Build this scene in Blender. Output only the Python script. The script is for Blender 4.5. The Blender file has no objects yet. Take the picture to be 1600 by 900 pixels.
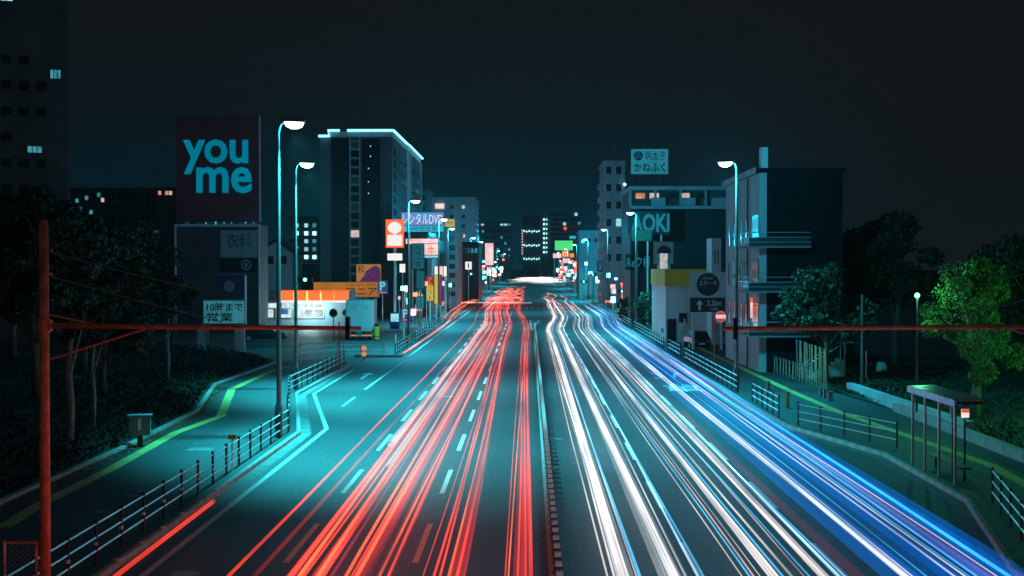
import bpy, math, random
import numpy as np
from mathutils import Vector, Matrix, Euler

sc = bpy.context.scene
COL = sc.collection
R = math.radians
random.seed(7)

# ------------------------------------------------------------------ camera
F = 2222.0                      # focal length in pixels of a 1600 px wide frame (50 mm)
CAM = Vector((0, 0, 6.8))
YAW, PITCH = math.atan(27 / F), math.atan(33 / F)
cam = bpy.data.cameras.new('camera')
cam.lens = 50.0; cam.sensor_width = 36.0; cam.clip_start = 0.2; cam.clip_end = 6000
cam_o = bpy.data.objects.new('camera', cam); COL.objects.link(cam_o)
cam_o.location = CAM
cam_o.rotation_euler = Euler((R(90) - PITCH, 0, YAW), 'XYZ')
sc.camera = cam_o
ROT = cam_o.rotation_euler.to_matrix()

# ------------------------------------------------------------------ night sky
world = bpy.data.worlds.new('World'); sc.world = world; world.use_nodes = True
nt = world.node_tree; nt.nodes.clear()
out = nt.nodes.new('ShaderNodeOutputWorld'); bg = nt.nodes.new('ShaderNodeBackground')
tc = nt.nodes.new('ShaderNodeTexCoord'); sep = nt.nodes.new('ShaderNodeSeparateXYZ')
ramp = nt.nodes.new('ShaderNodeValToRGB')
nt.links.new(tc.outputs['Generated'], sep.inputs[0]); nt.links.new(sep.outputs['Z'], ramp.inputs[0])
el = ramp.color_ramp.elements
el[0].position = 0.0; el[0].color = (0.0008, 0.018, 0.030, 1)
el[1].position = 0.6; el[1].color = (0.0042, 0.0075, 0.0082, 1)
for p, c in ((0.05, (0.0016, 0.0115, 0.018, 1)), (0.11, (0.0040, 0.0082, 0.0108, 1)), (0.19, (0.0058, 0.0072, 0.0078, 1))):
    e = el.new(p); e.color = c
rx = nt.nodes.new('ShaderNodeMapRange'); rx.interpolation_type = 'SMOOTHSTEP'      # the town's glow hangs over the road and thins out toward the dark park side
rx.inputs['From Min'].default_value = 0.02; rx.inputs['From Max'].default_value = 0.30; rx.inputs['To Min'].default_value = 0.0; rx.inputs['To Max'].default_value = 0.85
nt.links.new(sep.outputs['X'], rx.inputs['Value'])
mixw = nt.nodes.new('ShaderNodeMix'); mixw.data_type = 'RGBA'; mixw.inputs['B'].default_value = (0.0062, 0.0070, 0.0074, 1)
nt.links.new(rx.outputs[0], mixw.inputs['Factor']); nt.links.new(ramp.outputs[0], mixw.inputs['A'])
nt.links.new(mixw.outputs['Result'], bg.inputs['Color']); bg.inputs['Strength'].default_value = 1.0
nt.links.new(bg.outputs[0], out.inputs[0])

# ------------------------------------------------------------------ dim fill sun, added to lift the unlit surfaces
sun = bpy.data.lights.new('fill_sun', 'SUN'); sun.energy = 0.03; sun.angle = R(25); sun.color = (0.95, 0.97, 1.0)
sun_o = bpy.data.objects.new('fill_sun', sun); COL.objects.link(sun_o)
sun_o.rotation_euler = (R(58), 0, R(-28))
sun_o.location = (0, -20, 60)

sc.view_settings.view_transform = 'Standard'; sc.view_settings.look = 'None'
sc.view_settings.exposure = 0.0; sc.view_settings.gamma = 1.0; sc.view_settings.use_curve_mapping = False
sc.cycles.use_denoising = True
sc.cycles.transparent_max_bounces = 64
sc.cycles.max_bounces = 5; sc.cycles.diffuse_bounces = 2; sc.cycles.glossy_bounces = 2
sc.cycles.sample_clamp_indirect = 3.0
sc.cycles.use_light_tree = True

# ------------------------------------------------------------------ pixel -> place
def ray(px, py):
    return (ROT @ Vector(((px - 800) / F, -(py - 450) / F, -1.0)))
def G(px, py, z=0.0):           # where the pixel's ray meets the level z
    d = ray(px, py); t = (z - CAM.z) / d.z
    return CAM + d * t
def P(px, py, Y):               # where it meets the upright plane y = Y
    d = ray(px, py); return CAM + d * (Y / d.y)
def XZ(px, py, Y):
    p = P(px, py, Y); return p.x, p.z

# ------------------------------------------------------------------ materials
MATS = {}
def mat(name, col, rough=0.7, metal=0.0, var=0.25, scale=3.0, bump=0.0, bscale=60.0, streak=False, spec=0.4, col2=None, trans=0.0):
    if name in MATS: return MATS[name]
    m = bpy.data.materials.new(name); m.use_nodes = True; t = m.node_tree
    b = t.nodes['Principled BSDF']
    b.inputs['Roughness'].default_value = rough; b.inputs['Metallic'].default_value = metal
    b.inputs['Specular IOR Level'].default_value = spec
    if trans: b.inputs['Transmission Weight'].default_value = trans
    co = t.nodes.new('ShaderNodeTexCoord')
    n = t.nodes.new('ShaderNodeTexNoise'); n.inputs['Scale'].default_value = scale; n.inputs['Detail'].default_value = 6; n.inputs['Roughness'].default_value = 0.62
    if streak:
        mp = t.nodes.new('ShaderNodeMapping'); mp.inputs['Scale'].default_value = (1, 1, 0.15)
        t.links.new(co.outputs['Object'], mp.inputs[0]); t.links.new(mp.outputs[0], n.inputs['Vector'])
    else:
        t.links.new(co.outputs['Object'], n.inputs['Vector'])
    rp = t.nodes.new('ShaderNodeValToRGB')
    lo = [c * (1 - var) for c in col]; hi = [min(1, c * (1 + var)) for c in (col2 or col)]
    rp.color_ramp.elements[0].position = 0.32; rp.color_ramp.elements[0].color = (*lo, 1)
    rp.color_ramp.elements[1].position = 0.68; rp.color_ramp.elements[1].color = (*hi, 1)
    t.links.new(n.outputs['Fac'], rp.inputs[0]); t.links.new(rp.outputs[0], b.inputs['Base Color'])
    if bump:
        n2 = t.nodes.new('ShaderNodeTexNoise'); n2.inputs['Scale'].default_value = bscale; n2.inputs['Detail'].default_value = 3
        t.links.new(co.outputs['Object'], n2.inputs['Vector'])
        bp = t.nodes.new('ShaderNodeBump'); bp.inputs['Strength'].default_value = bump; bp.inputs['Distance'].default_value = 0.02
        t.links.new(n2.outputs['Fac'], bp.inputs['Height']); t.links.new(bp.outputs[0], b.inputs['Normal'])
    MATS[name] = m; return m

def glow(name, col, s=1.0, sampling='AUTO', var=0.0, scale=2.0, col2=None):
    """something that gives off light: a lit sign, lens, window, or a surface glowing for light it only reflects"""
    if name in MATS: return MATS[name]
    m = bpy.data.materials.new(name); m.use_nodes = True; t = m.node_tree; t.nodes.clear()
    o = t.nodes.new('ShaderNodeOutputMaterial'); e = t.nodes.new('ShaderNodeEmission')
    e.inputs['Color'].default_value = (*col, 1); e.inputs['Strength'].default_value = s
    if var or col2:
        co = t.nodes.new('ShaderNodeTexCoord'); n = t.nodes.new('ShaderNodeTexNoise'); n.inputs['Scale'].default_value = scale; n.inputs['Detail'].default_value = 3
        t.links.new(co.outputs['Object'], n.inputs['Vector'])
        rp = t.nodes.new('ShaderNodeValToRGB'); c2 = col2 or [c * (1 - var) for c in col]
        rp.color_ramp.elements[0].position = 0.38; rp.color_ramp.elements[0].color = (*c2, 1)
        rp.color_ramp.elements[1].position = 0.62; rp.color_ramp.elements[1].color = (*col, 1)
        t.links.new(n.outputs['Fac'], rp.inputs[0]); t.links.new(rp.outputs[0], e.inputs['Color'])
    t.links.new(e.outputs[0], o.inputs[0]); m.cycles.emission_sampling = sampling
    MATS[name] = m; return m

def trail_mat(name, col, s):
    """light only: adds its own glow to whatever lies behind it"""
    if name in MATS: return MATS[name]
    m = bpy.data.materials.new(name); m.use_nodes = True; t = m.node_tree; t.nodes.clear()
    o = t.nodes.new('ShaderNodeOutputMaterial'); e = t.nodes.new('ShaderNodeEmission'); tr = t.nodes.new('ShaderNodeBsdfTransparent'); a = t.nodes.new('ShaderNodeAddShader')
    e.inputs['Color'].default_value = (*col, 1)
    co = t.nodes.new('ShaderNodeTexCoord'); mp = t.nodes.new('ShaderNodeMapping'); mp.inputs['Scale'].default_value = (1.5, 0.09, 1.5)
    n = t.nodes.new('ShaderNodeTexNoise'); n.inputs['Scale'].default_value = 1.0; n.inputs['Detail'].default_value = 4
    mr = t.nodes.new('ShaderNodeMapRange'); mr.inputs['From Min'].default_value = 0.3; mr.inputs['From Max'].default_value = 0.7
    mr.inputs['To Min'].default_value = 0.35 * s; mr.inputs['To Max'].default_value = 1.6 * s
    t.links.new(co.outputs['Object'], mp.inputs[0]); t.links.new(mp.outputs[0], n.inputs['Vector'])
    t.links.new(n.outputs['Fac'], mr.inputs['Value']); t.links.new(mr.outputs[0], e.inputs['Strength'])
    t.links.new(e.outputs[0], a.inputs[0]); t.links.new(tr.outputs[0], a.inputs[1]); t.links.new(a.outputs[0], o.inputs[0])
    m.cycles.emission_sampling = 'NONE'
    MATS[name] = m; return m

def asphalt(name, col):
    m = bpy.data.materials.new(name); m.use_nodes = True; t = m.node_tree; b = t.nodes['Principled BSDF']
    co = t.nodes.new('ShaderNodeTexCoord')
    def noise(scale, detail=4, mapping=None):
        n = t.nodes.new('ShaderNodeTexNoise'); n.inputs['Scale'].default_value = scale; n.inputs['Detail'].default_value = detail
        if mapping:
            mp = t.nodes.new('ShaderNodeMapping'); mp.inputs['Scale'].default_value = mapping
            t.links.new(co.outputs['Object'], mp.inputs[0]); t.links.new(mp.outputs[0], n.inputs['Vector'])
        else: t.links.new(co.outputs['Object'], n.inputs['Vector'])
        return n
    def rampn(n, a, b_, lo, hi):
        r = t.nodes.new('ShaderNodeMapRange'); r.inputs['From Min'].default_value = a; r.inputs['From Max'].default_value = b_
        r.inputs['To Min'].default_value = lo; r.inputs['To Max'].default_value = hi; t.links.new(n.outputs['Fac'], r.inputs['Value']); return r
    def mul(x, y):
        k = t.nodes.new('ShaderNodeMath'); k.operation = 'MULTIPLY'; t.links.new(x.outputs[0], k.inputs[0]); t.links.new(y.outputs[0], k.inputs[1]); return k
    big = rampn(noise(0.12, 5), 0.3, 0.7, 0.78, 1.2)
    wear = rampn(noise(1.0, 5, (0.9, 0.03, 1)), 0.3, 0.7, 0.82, 1.16)          # tyre tracks and oil along the lanes
    grit = rampn(noise(22.0, 2), 0.3, 0.7, 0.55, 1.5)
    v = mul(mul(mul(big, wear), grit), rampn(noise(7.0, 3), 0.3, 0.7, 0.45, 1.6))
    mx = t.nodes.new('ShaderNodeMix'); mx.data_type = 'RGBA'; mx.blend_type = 'MULTIPLY'; mx.inputs['Factor'].default_value = 1.0
    mx.inputs['A'].default_value = (*col, 1); t.links.new(v.outputs[0], mx.inputs['B']); t.links.new(mx.outputs['Result'], b.inputs['Base Color'])
    b.inputs['Roughness'].default_value = 0.62; b.inputs['Specular IOR Level'].default_value = 0.35
    bp = t.nodes.new('ShaderNodeBump'); bp.inputs['Strength'].default_value = 0.5; bp.inputs['Distance'].default_value = 0.012
    t.links.new(noise(70.0, 2).outputs['Fac'], bp.inputs['Height']); t.links.new(bp.outputs[0], b.inputs['Normal'])
    MATS[name] = m; return m

M_ASPH = asphalt('asphalt', (0.030, 0.040, 0.043))
M_PAVE = asphalt('pavement asphalt', (0.036, 0.047, 0.050))
M_LOT = asphalt('parking asphalt', (0.06, 0.063, 0.065))
M_PAINT = mat('road paint', (0.5, 0.5, 0.48), 0.7, var=0.22, scale=4)
M_YEL = mat('yellow tactile', (0.50, 0.34, 0.09), 0.75, var=0.28, scale=3, bump=0.6, bscale=22)
M_KERB = mat('kerb concrete', (0.25, 0.26, 0.25), 0.85, var=0.3, scale=2.5, bump=0.3)
M_CONC = mat('concrete', (0.29, 0.38, 0.41), 0.85, var=0.22, scale=0.5, streak=True)
M_CONCD = mat('grey concrete', (0.13, 0.18, 0.20), 0.85, var=0.28, scale=0.4, streak=True)
M_GABLE = mat('night shade render', (0.010, 0.010, 0.011), 0.95, var=0.3, scale=0.4, spec=0.1)  # night shade of the gable and roof edge put into the colour
M_DARKW = mat('dark cladding', (0.016, 0.016, 0.017), 0.6, var=0.3, scale=0.6)
M_BLACKW = mat('charcoal render', (0.085, 0.082, 0.082), 0.9, var=0.25, scale=0.4)
M_WHITE = mat('white render', (0.50, 0.60, 0.62), 0.75, var=0.14, scale=0.6, streak=True)
M_STEEL = mat('galvanised steel', (0.5, 0.52, 0.53), 0.38, 0.7, var=0.18, scale=6)
M_POLE = mat('painted lamp pole', (0.11, 0.115, 0.12), 0.5, 0.3, var=0.2, scale=3)
M_POST = mat('dark brown post', (0.05, 0.042, 0.036), 0.5, 0.2, var=0.3, scale=8)
M_RAIL = mat('pale rail', (0.55, 0.56, 0.56), 0.4, 0.5, var=0.2, scale=5)
M_BLACK = mat('black paint', (0.015, 0.015, 0.016), 0.45, var=0.2)
M_GLASS = mat('dark window glass', (0.02, 0.024, 0.028), 0.12, var=0.3, scale=0.4, spec=0.6)
M_RUST = mat('rust red warm lit steel', (0.85, 0.24, 0.13), 0.7, 0.0, var=0.42, scale=5, bump=0.5, bscale=40)  # warm light falling on the mast is put into the rust red
M_BARK = mat('bark', (0.11, 0.095, 0.08), 0.95, var=0.4, scale=6, bump=0.7, bscale=25)
M_PALEBARK = mat('pale bark', (0.20, 0.22, 0.22), 0.9, var=0.3, scale=4, bump=0.5, bscale=20)
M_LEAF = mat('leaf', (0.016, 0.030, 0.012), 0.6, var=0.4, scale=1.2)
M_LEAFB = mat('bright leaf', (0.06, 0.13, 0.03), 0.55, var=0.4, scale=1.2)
M_GRASS = mat('grass bank', (0.018, 0.026, 0.012), 0.95, var=0.45, scale=1.5, bump=0.8, bscale=12)
M_TYRE = mat('tyre rubber', (0.02, 0.02, 0.02), 0.85, var=0.2)
M_RUBBER = mat('ground soil', (0.04, 0.04, 0.038), 0.95, var=0.3, scale=0.2)
M_MAROON = mat('maroon panel', (0.20, 0.05, 0.07), 0.7, var=0.15, scale=0.4)
M_LETTER = mat('letter white', (0.75, 0.75, 0.75), 0.6, var=0.05)
M_ORANGE = mat('orange reflective', (0.8, 0.32, 0.03), 0.45, var=0.12)
M_YELLOWW = mat('yellow wall', (0.62, 0.42, 0.03), 0.7, var=0.12, scale=0.5)
M_RED = mat('sign red', (0.6, 0.03, 0.03), 0.45, var=0.1)
M_BLUE = mat('sign blue', (0.02, 0.12, 0.5), 0.4, var=0.1)
M_NAVY = mat('navy band', (0.03, 0.07, 0.18), 0.6, var=0.15)
M_WOOD = mat('rust bollard', (0.38, 0.20, 0.10), 0.85, var=0.35, scale=7)
M_WEED = mat('weeds', (0.006, 0.012, 0.005), 0.8, var=0.5, scale=0.8)  # tree shade over the bank put into this near-black colour
M_LITTER = mat('fallen leaf', (0.25, 0.17, 0.05), 0.9, var=0.5, scale=8)
M_PANEL = mat('roof polycarbonate', (0.6, 0.75, 0.85), 0.28, 0.5, var=0.15, spec=0.6)

LAMP = glow('lamp lens', (0.75, 0.98, 1.0), 9.0, 'NONE')
NEON = glow('neon tube', (0.20, 0.80, 1.0), 3.2)
WIN_T = glow('teal lit window', (0.06, 0.34, 0.42), 0.9, 'NONE', var=0.5, scale=1.3)
WIN_B = glow('bright teal window', (0.35, 0.85, 0.95), 1.0, 'NONE', var=0.35, scale=1.5)
WIN_W = glow('warm lit window', (0.95, 0.42, 0.26), 0.75, 'NONE', var=0.45, scale=1.5)
WIN_P = glow('pale lit window', (0.85, 0.66, 0.60), 0.85, 'NONE', var=0.3, scale=1.5)
SHOPWIN = glow('shop window', (0.75, 0.93, 0.95), 1.1, 'AUTO', var=0.45, scale=0.9)
SIGN_W = glow('white lit sign', (0.85, 0.80, 0.80), 1.1)
SIGN_P = glow('pink white lit sign', (0.92, 0.42, 0.42), 1.1, var=0.4, col2=(0.85, 0.72, 0.7), scale=0.7)
SIGN_R = glow('red lit sign', (1.0, 0.10, 0.035), 1.2)
SIGN_O = glow('orange lit sign', (1.0, 0.28, 0.06), 1.0)
SIGN_B = glow('blue magenta lit sign', (0.03, 0.30, 0.66), 1.0, col2=(0.30, 0.14, 0.52), scale=0.25)
SIGN_C = glow('cyan lit sign', (0.05, 0.5, 0.62), 0.9)
SIGN_G = glow('green lit sign', (0.10, 0.85, 0.22), 0.9)
SIGN_Y = glow('yellow lit sign', (0.75, 0.60, 0.08), 0.75)
SIGN_D = glow('dim teal sign', (0.01, 0.10, 0.13), 1.0, 'NONE')
DOT = glow('small cyan bulb', (0.40, 0.95, 1.0), 2.5, 'NONE')
DOTR = glow('red signal lens', (1.0, 0.05, 0.04), 4.0, 'NONE')
DOTG = glow('green signal lens', (0.15, 1.0, 0.60), 5.0, 'NONE')

# ------------------------------------------------------------------ mesh tools
class MB:
    def __init__(s): s.v = []; s.f = []
    def add(s, vs, fs):
        k = len(s.v); s.v += [tuple(v) for v in vs]; s.f += [tuple(i + k for i in f) for f in fs]; return s
    def box(s, x0, x1, y0, y1, z0, z1):
        vs = [(x, y, z) for z in (z0, z1) for y in (y0, y1) for x in (x0, x1)]
        return s.add(vs, [(0, 2, 3, 1), (4, 5, 7, 6), (0, 1, 5, 4), (2, 6, 7, 3), (0, 4, 6, 2), (1, 3, 7, 5)])
    def tube(s, pts, rad, n=8, cap=True):
        pts = [Vector(p) for p in pts]; rad = rad if isinstance(rad, (list, tuple)) else [rad] * len(pts)
        k0 = len(s.v); up = None
        for i, p in enumerate(pts):
            d = (pts[min(i + 1, len(pts) - 1)] - pts[max(i - 1, 0)]).normalized()
            a = Vector((0, 0, 1)) if abs(d.z) < 0.9 else Vector((1, 0, 0))
            if up is not None: a = up
            u = d.cross(a); 
            if u.length < 1e-5: u = d.cross(Vector((0.3, 1, 0.2)))
            u.normalize(); w = u.cross(d).normalized(); up = w
            for j in range(n):
                t = 2 * math.pi * j / n
                s.v.append(tuple(p + u * math.cos(t) * rad[i] + w * math.sin(t) * rad[i]))
        for i in range(len(pts) - 1):
            for j in range(n):
                a = k0 + i * n + j; b = k0 + i * n + (j + 1) % n
                s.f.append((a, b, b + n, a + n))
        if cap:
            s.f.append(tuple(k0 + j for j in range(n))[::-1]); s.f.append(tuple(k0 + (len(pts) - 1) * n + j for j in range(n)))
        return s
    def disc(s, c, r, th, axis='y', n=20, r2=None):
        c = Vector(c); e = {'y': Vector((0, 1, 0)), 'x': Vector((1, 0, 0)), 'z': Vector((0, 0, 1))}[axis]
        return s.tube([c - e * th / 2, c + e * th / 2], [r, r2 or r], n)
    def ball(s, c, r, n=8):
        c = Vector(c); pts = []; rr = []
        for i in range(n // 2 + 1):
            t = math.pi * i / (n // 2); pts.append(c + Vector((0, 0, -math.cos(t) * r))); rr.append(max(1e-4, math.sin(t) * r))
        return s.tube(pts, rr, n)
    def prism(s, poly, z0, z1):
        n = len(poly); vs = [(x, y, z0) for x, y in poly] + [(x, y, z1) for x, y in poly]
        return s.add(vs, [tuple(range(n))[::-1], tuple(range(n, 2 * n))] + [(i, (i + 1) % n, n + (i + 1) % n, n + i) for i in range(n)])
    def prism_y(s, poly, y0, y1):      # outline in x,z, pushed along y
        n = len(poly); vs = [(x, y0, z) for x, z in poly] + [(x, y1, z) for x, z in poly]
        return s.add(vs, [tuple(range(n)), tuple(range(n, 2 * n))[::-1]] + [(i, n + i, n + (i + 1) % n, (i + 1) % n) for i in range(n)])
    def mesh(s, name, m, smooth=False):
        me = bpy.data.meshes.new(name); me.from_pydata(s.v, [], s.f); me.materials.append(m)
        if smooth: me.polygons.foreach_set('use_smooth', [True] * len(me.polygons))
        me.update(); return me
    def build(s, name, m, parent=None, loc=(0, 0, 0), rz=0.0, smooth=False):
        return put(name, s.mesh(name, m, smooth), parent, loc, rz)

def put(name, me, parent=None, loc=(0, 0, 0), rz=0.0):
    o = bpy.data.objects.new(name, me); COL.objects.link(o); o.location = loc
    if rz: o.rotation_euler = (0, 0, rz)
    if parent: o.parent = parent
    return o
def tag(o, label=None, cat=None, group=None, kind=None):
    if label: o['label'] = label
    if cat: o['category'] = cat
    if group: o['group'] = group
    if kind: o['kind'] = kind
    return o
def thing(name, label, cat, loc=(0, 0, 0), rz=0.0, group=None):
    o = bpy.data.objects.new(name, None); COL.objects.link(o); o.location = loc; o.rotation_euler = (0, 0, rz)
    o.empty_display_size = 0.2
    return tag(o, label, cat, group)
def clone(o, parent=None):
    c = o.copy(); COL.objects.link(c); c.parent = parent
    for ch in o.children: clone(ch, c)
    return c
def sheet(name, poly, z, m, parent=None, kind='structure'):
    mb = MB().add([(x, y, z) for x, y in poly], [tuple(range(len(poly)))])
    o = mb.build(name, m, parent)
    if not parent: tag(o, kind=kind)
    return o

_tc = {}
def lettering(s, x0, x1, z0, z1, y, m, parent, bold=0.0, th=0.03, stack=False, name='lettering', keep=False):
    """raised letters on an upright face looking at -y; fitted into the box x0..x1, z0..z1"""
    key = (s, bold, stack)
    if key not in _tc:
        c = bpy.data.curves.new('lettering', 'FONT'); c.body = s; c.size = 1; c.offset = bold; c.resolution_u = 3
        c.align_x = 'CENTER' if stack else 'LEFT'
        if stack: c.space_line = 0.92
        o = bpy.data.objects.new('lettering', c); COL.objects.link(o)
        dg = bpy.context.evaluated_depsgraph_get(); me = bpy.data.meshes.new_from_object(o.evaluated_get(dg))
        v = np.empty(len(me.vertices) * 3); me.vertices.foreach_get('co', v); v = v.reshape(-1, 3)
        fs = [tuple(p.vertices) for p in me.polygons]
        bpy.data.objects.remove(o); bpy.data.curves.remove(c); bpy.data.meshes.remove(me)
        _tc[key] = (v, fs)
    v, fs = _tc[key]
    lo, hi = v.min(0), v.max(0); sx = (x1 - x0) / (hi[0] - lo[0]); sz = (z1 - z0) / (hi[1] - lo[1])
    if keep: sx = sz = min(sx, sz)
    cx, cz = (x0 + x1) / 2, (z0 + z1) / 2; wx, wz = (hi[0] - lo[0]) * sx, (hi[1] - lo[1]) * sz
    vs = [(cx - wx / 2 + (a - lo[0]) * sx, y - th, cz - wz / 2 + (b - lo[1]) * sz) for a, b, _ in v]
    n = len(vs); vs += [(a, y + 0.002, c_) for a, _, c_ in vs]
    from collections import Counter
    cnt = Counter(); 
    for f in fs:
        for i in range(len(f)): cnt[(f[i], f[(i + 1) % len(f)])] += 1
    side = [(b, a, a + n, b + n) for (a, b) in cnt if (b, a) not in cnt]
    return MB().add(vs, list(fs) + side).build(name, m, parent)

def on_face(fn, px0, py0, px1, py1, Y):
    a = P(px0, py0, Y); b = P(px1, py1, Y)
    return min(a.x, b.x), max(a.x, b.x), min(a.z, b.z), max(a.z, b.z)
def rect(px0, py0, px1, py1, Y): return on_face(None, px0, py0, px1, py1, Y)

# ================================================================== GROUND, ROAD, PAVEMENTS
g = sheet('ground', [(-1500, -60), (1500, -60), (1500, 3000), (-1500, 3000)], -0.06, M_RUBBER)
road = tag(MB().add([(x, y, 0) for y in (-40, 30, 60, 100, 200, 400, 900) for x in (-13.4, 13.2)],
           [(2 * i, 2 * i + 1, 2 * i + 3, 2 * i + 2) for i in range(6)]).build('road', M_ASPH), kind='structure')
tag(MB().add([(x, y, -0.004) for y in (96, 250) for x in (-75, -13.3)], [(0, 1, 3, 2)]).build('parking_lot', M_LOT), kind='structure')
for y0, y1 in ((238, 262), (690, 740)):
    tag(MB().add([(x, y, 0.004) for y in (y0, y1) for x in (-120, 120)], [(0, 1, 3, 2)]).build('cross_street', M_ASPH), kind='structure')

KL = [(-9.35, -30), (-9.35, 57.5), (-12.3, 75), (-12.3, 97), (-13.4, 99.5)]
OL = [(-17.6, 99.5), (-17.75, 80), (-15.3, 65), (-14.9, 52), (-14.95, -30)]
pl = tag(MB().prism(KL + OL, -0.05, 0.13).build('pavement', M_PAVE), kind='structure')
KR = [(10.7, -30), (10.75, 31.5), (12.62, 41), (12.75, 51), (10.9, 60), (10.7, 66), (10.75, 236)]
OR = [(17.5, 236), (16.2, 100), (16.3, 76), (17.0, 66), (16.9, 30), (16.9, -30)]
pr = tag(MB().prism(KR + OR, -0.05, 0.13).build('pavement', M_PAVE), kind='structure')
KL2 = [(-9.7, 107), (-9.7, 236)]
tag(MB().prism(KL2 + [(-13.2, 236), (-13.2, 107)], -0.05, 0.13).build('pavement', M_PAVE), kind='structure')
for x0, x1, y0, y1 in ((-16, -10.2, 264, 685), (11.2, 17, 264, 685)):
    tag(MB().prism([(x0, y0), (x1, y0), (x1, y1), (x0, y1)], -0.05, 0.13).build('pavement', M_PAVE), kind='structure')
# banks and soil beyond the pavements
def bank(name, rows, m):
    n = len(rows[0]); vs = [p for r in rows for p in r]
    return tag(MB().add(vs, [(i * n + j, i * n + j + 1, (i + 1) * n + j + 1, (i + 1) * n + j) for i in range(len(rows) - 1) for j in range(n - 1)]).build(name, m), kind='structure')
rows = []
for y in np.linspace(-30, 99, 34):
    e = float(np.interp(y, [-30, 52, 65, 80, 99], [-14.95, -14.9, -15.3, -17.75, -17.6]))
    rows.append([(e - 0.16 - d, y, 0.14 + 1.6 * (1 - math.exp(-d / 5)) + 0.12 * math.sin(y * 0.7 + d) * (d > 0.3)) for d in (0, 0.6, 1.5, 3, 5, 8, 12, 20, 40)])
bank('grass_bank', rows, M_GRASS)
rows = []
for y in np.linspace(-30, 99, 34):
    e = float(np.interp(y, [-30, 66, 76, 99], [16.9, 17.0, 16.3, 16.2]))
    rows.append([(e + 0.25 + d, y, 0.10 + 0.5 * (1 - math.exp(-d / 6)) + 0.1 * math.sin(y * 0.6 + d * 1.3) * (d > 0.3)) for d in (0, 0.6, 1.5, 3, 5, 8, 12, 20, 50)])
bank('grass_bank', rows, M_GRASS)

# kerb stones, one block each, along the pavement edges
_kb = {}
def kerb_line(pts, name, w=0.16, z0=-0.04, z1=0.155, step=1.0, y_max=110, m=None, proud=0.0):
    root = thing(name, None, None); tag(root, kind='structure')
    m = m or M_KERB
    for a, b in zip(pts, pts[1:]):
        a, b = Vector((*a, 0)), Vector((*b, 0)); L = (b - a).length; d = (b - a).normalized(); n = max(1, round(L / step)); l = L / n
        rz = math.atan2(d.y, d.x)
        key = (round(l, 3), w, z0, z1, m.name)
        if key not in _kb:
            mb = MB(); c = 0.02; g_ = 0.006
            mb.prism_y([(-w / 2, z0), (w / 2, z0), (w / 2, z1 - c), (w / 2 - c, z1), (-w / 2 + c, z1), (-w / 2, z1 - c)], g_, l - g_)
            me = mb.mesh('kerb_stone', m); me.transform(Matrix.Rotation(-math.pi / 2, 4, 'Z')); _kb[key] = me
        long_ = None
        for i in range(n):
            p = a + d * (l * i)
            if p.y < 18: continue
            if p.y > y_max:
                q = MB().prism_y([(-w / 2, z0), (w / 2, z0), (w / 2, z1), (-w / 2, z1)], 0, L - l * i).mesh('kerb_run', m)
                q.transform(Matrix.Rotation(-math.pi / 2, 4, 'Z')); put('kerb_run', q, root, (p.x, p.y, random.uniform(-0.002, 0.002)), rz); break
            put('kerb_stone', _kb[key], root, (p.x, p.y, random.uniform(-0.004, 0.004)), rz)
    return root
kerb_line(KL, 'kerb')
kerb_line(KR, 'kerb')
kerb_line([(-13.2, 106.9), (-9.7, 106.9), (-9.7, 236)], 'kerb')
kerb_line(OL[::-1], 'edging_kerb', w=0.2, z1=0.24)
kerb_line([(16.9, 16), (17.0, 66)], 'edging_kerb', w=0.35, z1=0.5, step=2)
# pale concrete gutter beside the kerb
for pts in (KL[:4], KR[1:6]):
    s_ = 1 if pts is not KR[1:6] and pts[0][0] < 0 else -1
    inner = [(x + s_ * 0.08, y) for x, y in pts]; outer = [(x + s_ * 0.50, y) for x, y in pts]
    n = len(pts)
    tag(MB().add([(x, y, 0.004) for x, y in inner + outer], [(i, i + 1, n + i + 1, n + i) for i in range(n - 1)]).build('gutter', mat('gutter concrete', (0.13, 0.135, 0.135), 0.85, var=0.3, scale=1.5, bump=0.3)), kind='structure')

# painted markings, each its own piece of the road
def strip(pts, w, name, m=M_PAINT, z=0.008, parent=road):
    pts = [Vector((*p, 0)) for p in pts]; vs = []
    for i, p in enumerate(pts):
        d = (pts[min(i + 1, len(pts) - 1)] - pts[max(i - 1, 0)]).normalized(); nrm = Vector((-d.y, d.x, 0))
        vs += [p + nrm * w / 2 + Vector((0, 0, z)), p - nrm * w / 2 + Vector((0, 0, z))]
    return MB().add(vs, [(2 * i, 2 * i + 1, 2 * i + 3, 2 * i + 2) for i in range(len(pts) - 1)]).build(name, m, parent)
strip([(-8.5, 5), (-8.5, 59.5), (-11.55, 76), (-11.6, 94)], 0.18, 'edge_line')
strip([(-9.15, 108), (-9.15, 232)], 0.16, 'edge_line')
strip([(10.1, 5), (10.1, 232)], 0.16, 'edge_line')
dash = MB().box(-0.075, 0.075, 0, 5, 0.005, 0.009).mesh('lane_dash', M_PAINT)
for x, ph in ((-5.6, 1.5), (-2.62, 1.5), (3.74, -1.0)):
    for i in range(20):
        y = 11 + ph + i * 10
        if y < 205: put('lane_dash', dash, road, (x, y, 0))
for i in range(14):
    y = 10 + i * 10; put('lane_dash', dash, road, (6.95, y, 0))
for y in (69, 78.5): put('lane_dash', dash, road, (-9.1, y, 0))
strip([(-9.1, 82), (-9.0, 104)], 0.14, 'lane_line')
strip([(-9.2, 231), (0.4, 231)], 0.45, 'stop_line')
strip([(0.9, 236.5), (10.6, 236.5)], 0.3, 'stop_line')
bar = MB().box(-0.22, 0.22, 0, 4, 0.008, 0.012).mesh('crossing_bar', M_PAINT)
for i in range(21): put('crossing_bar', bar, road, (-9.0 + i * 0.95, 233.0, 0))
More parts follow.
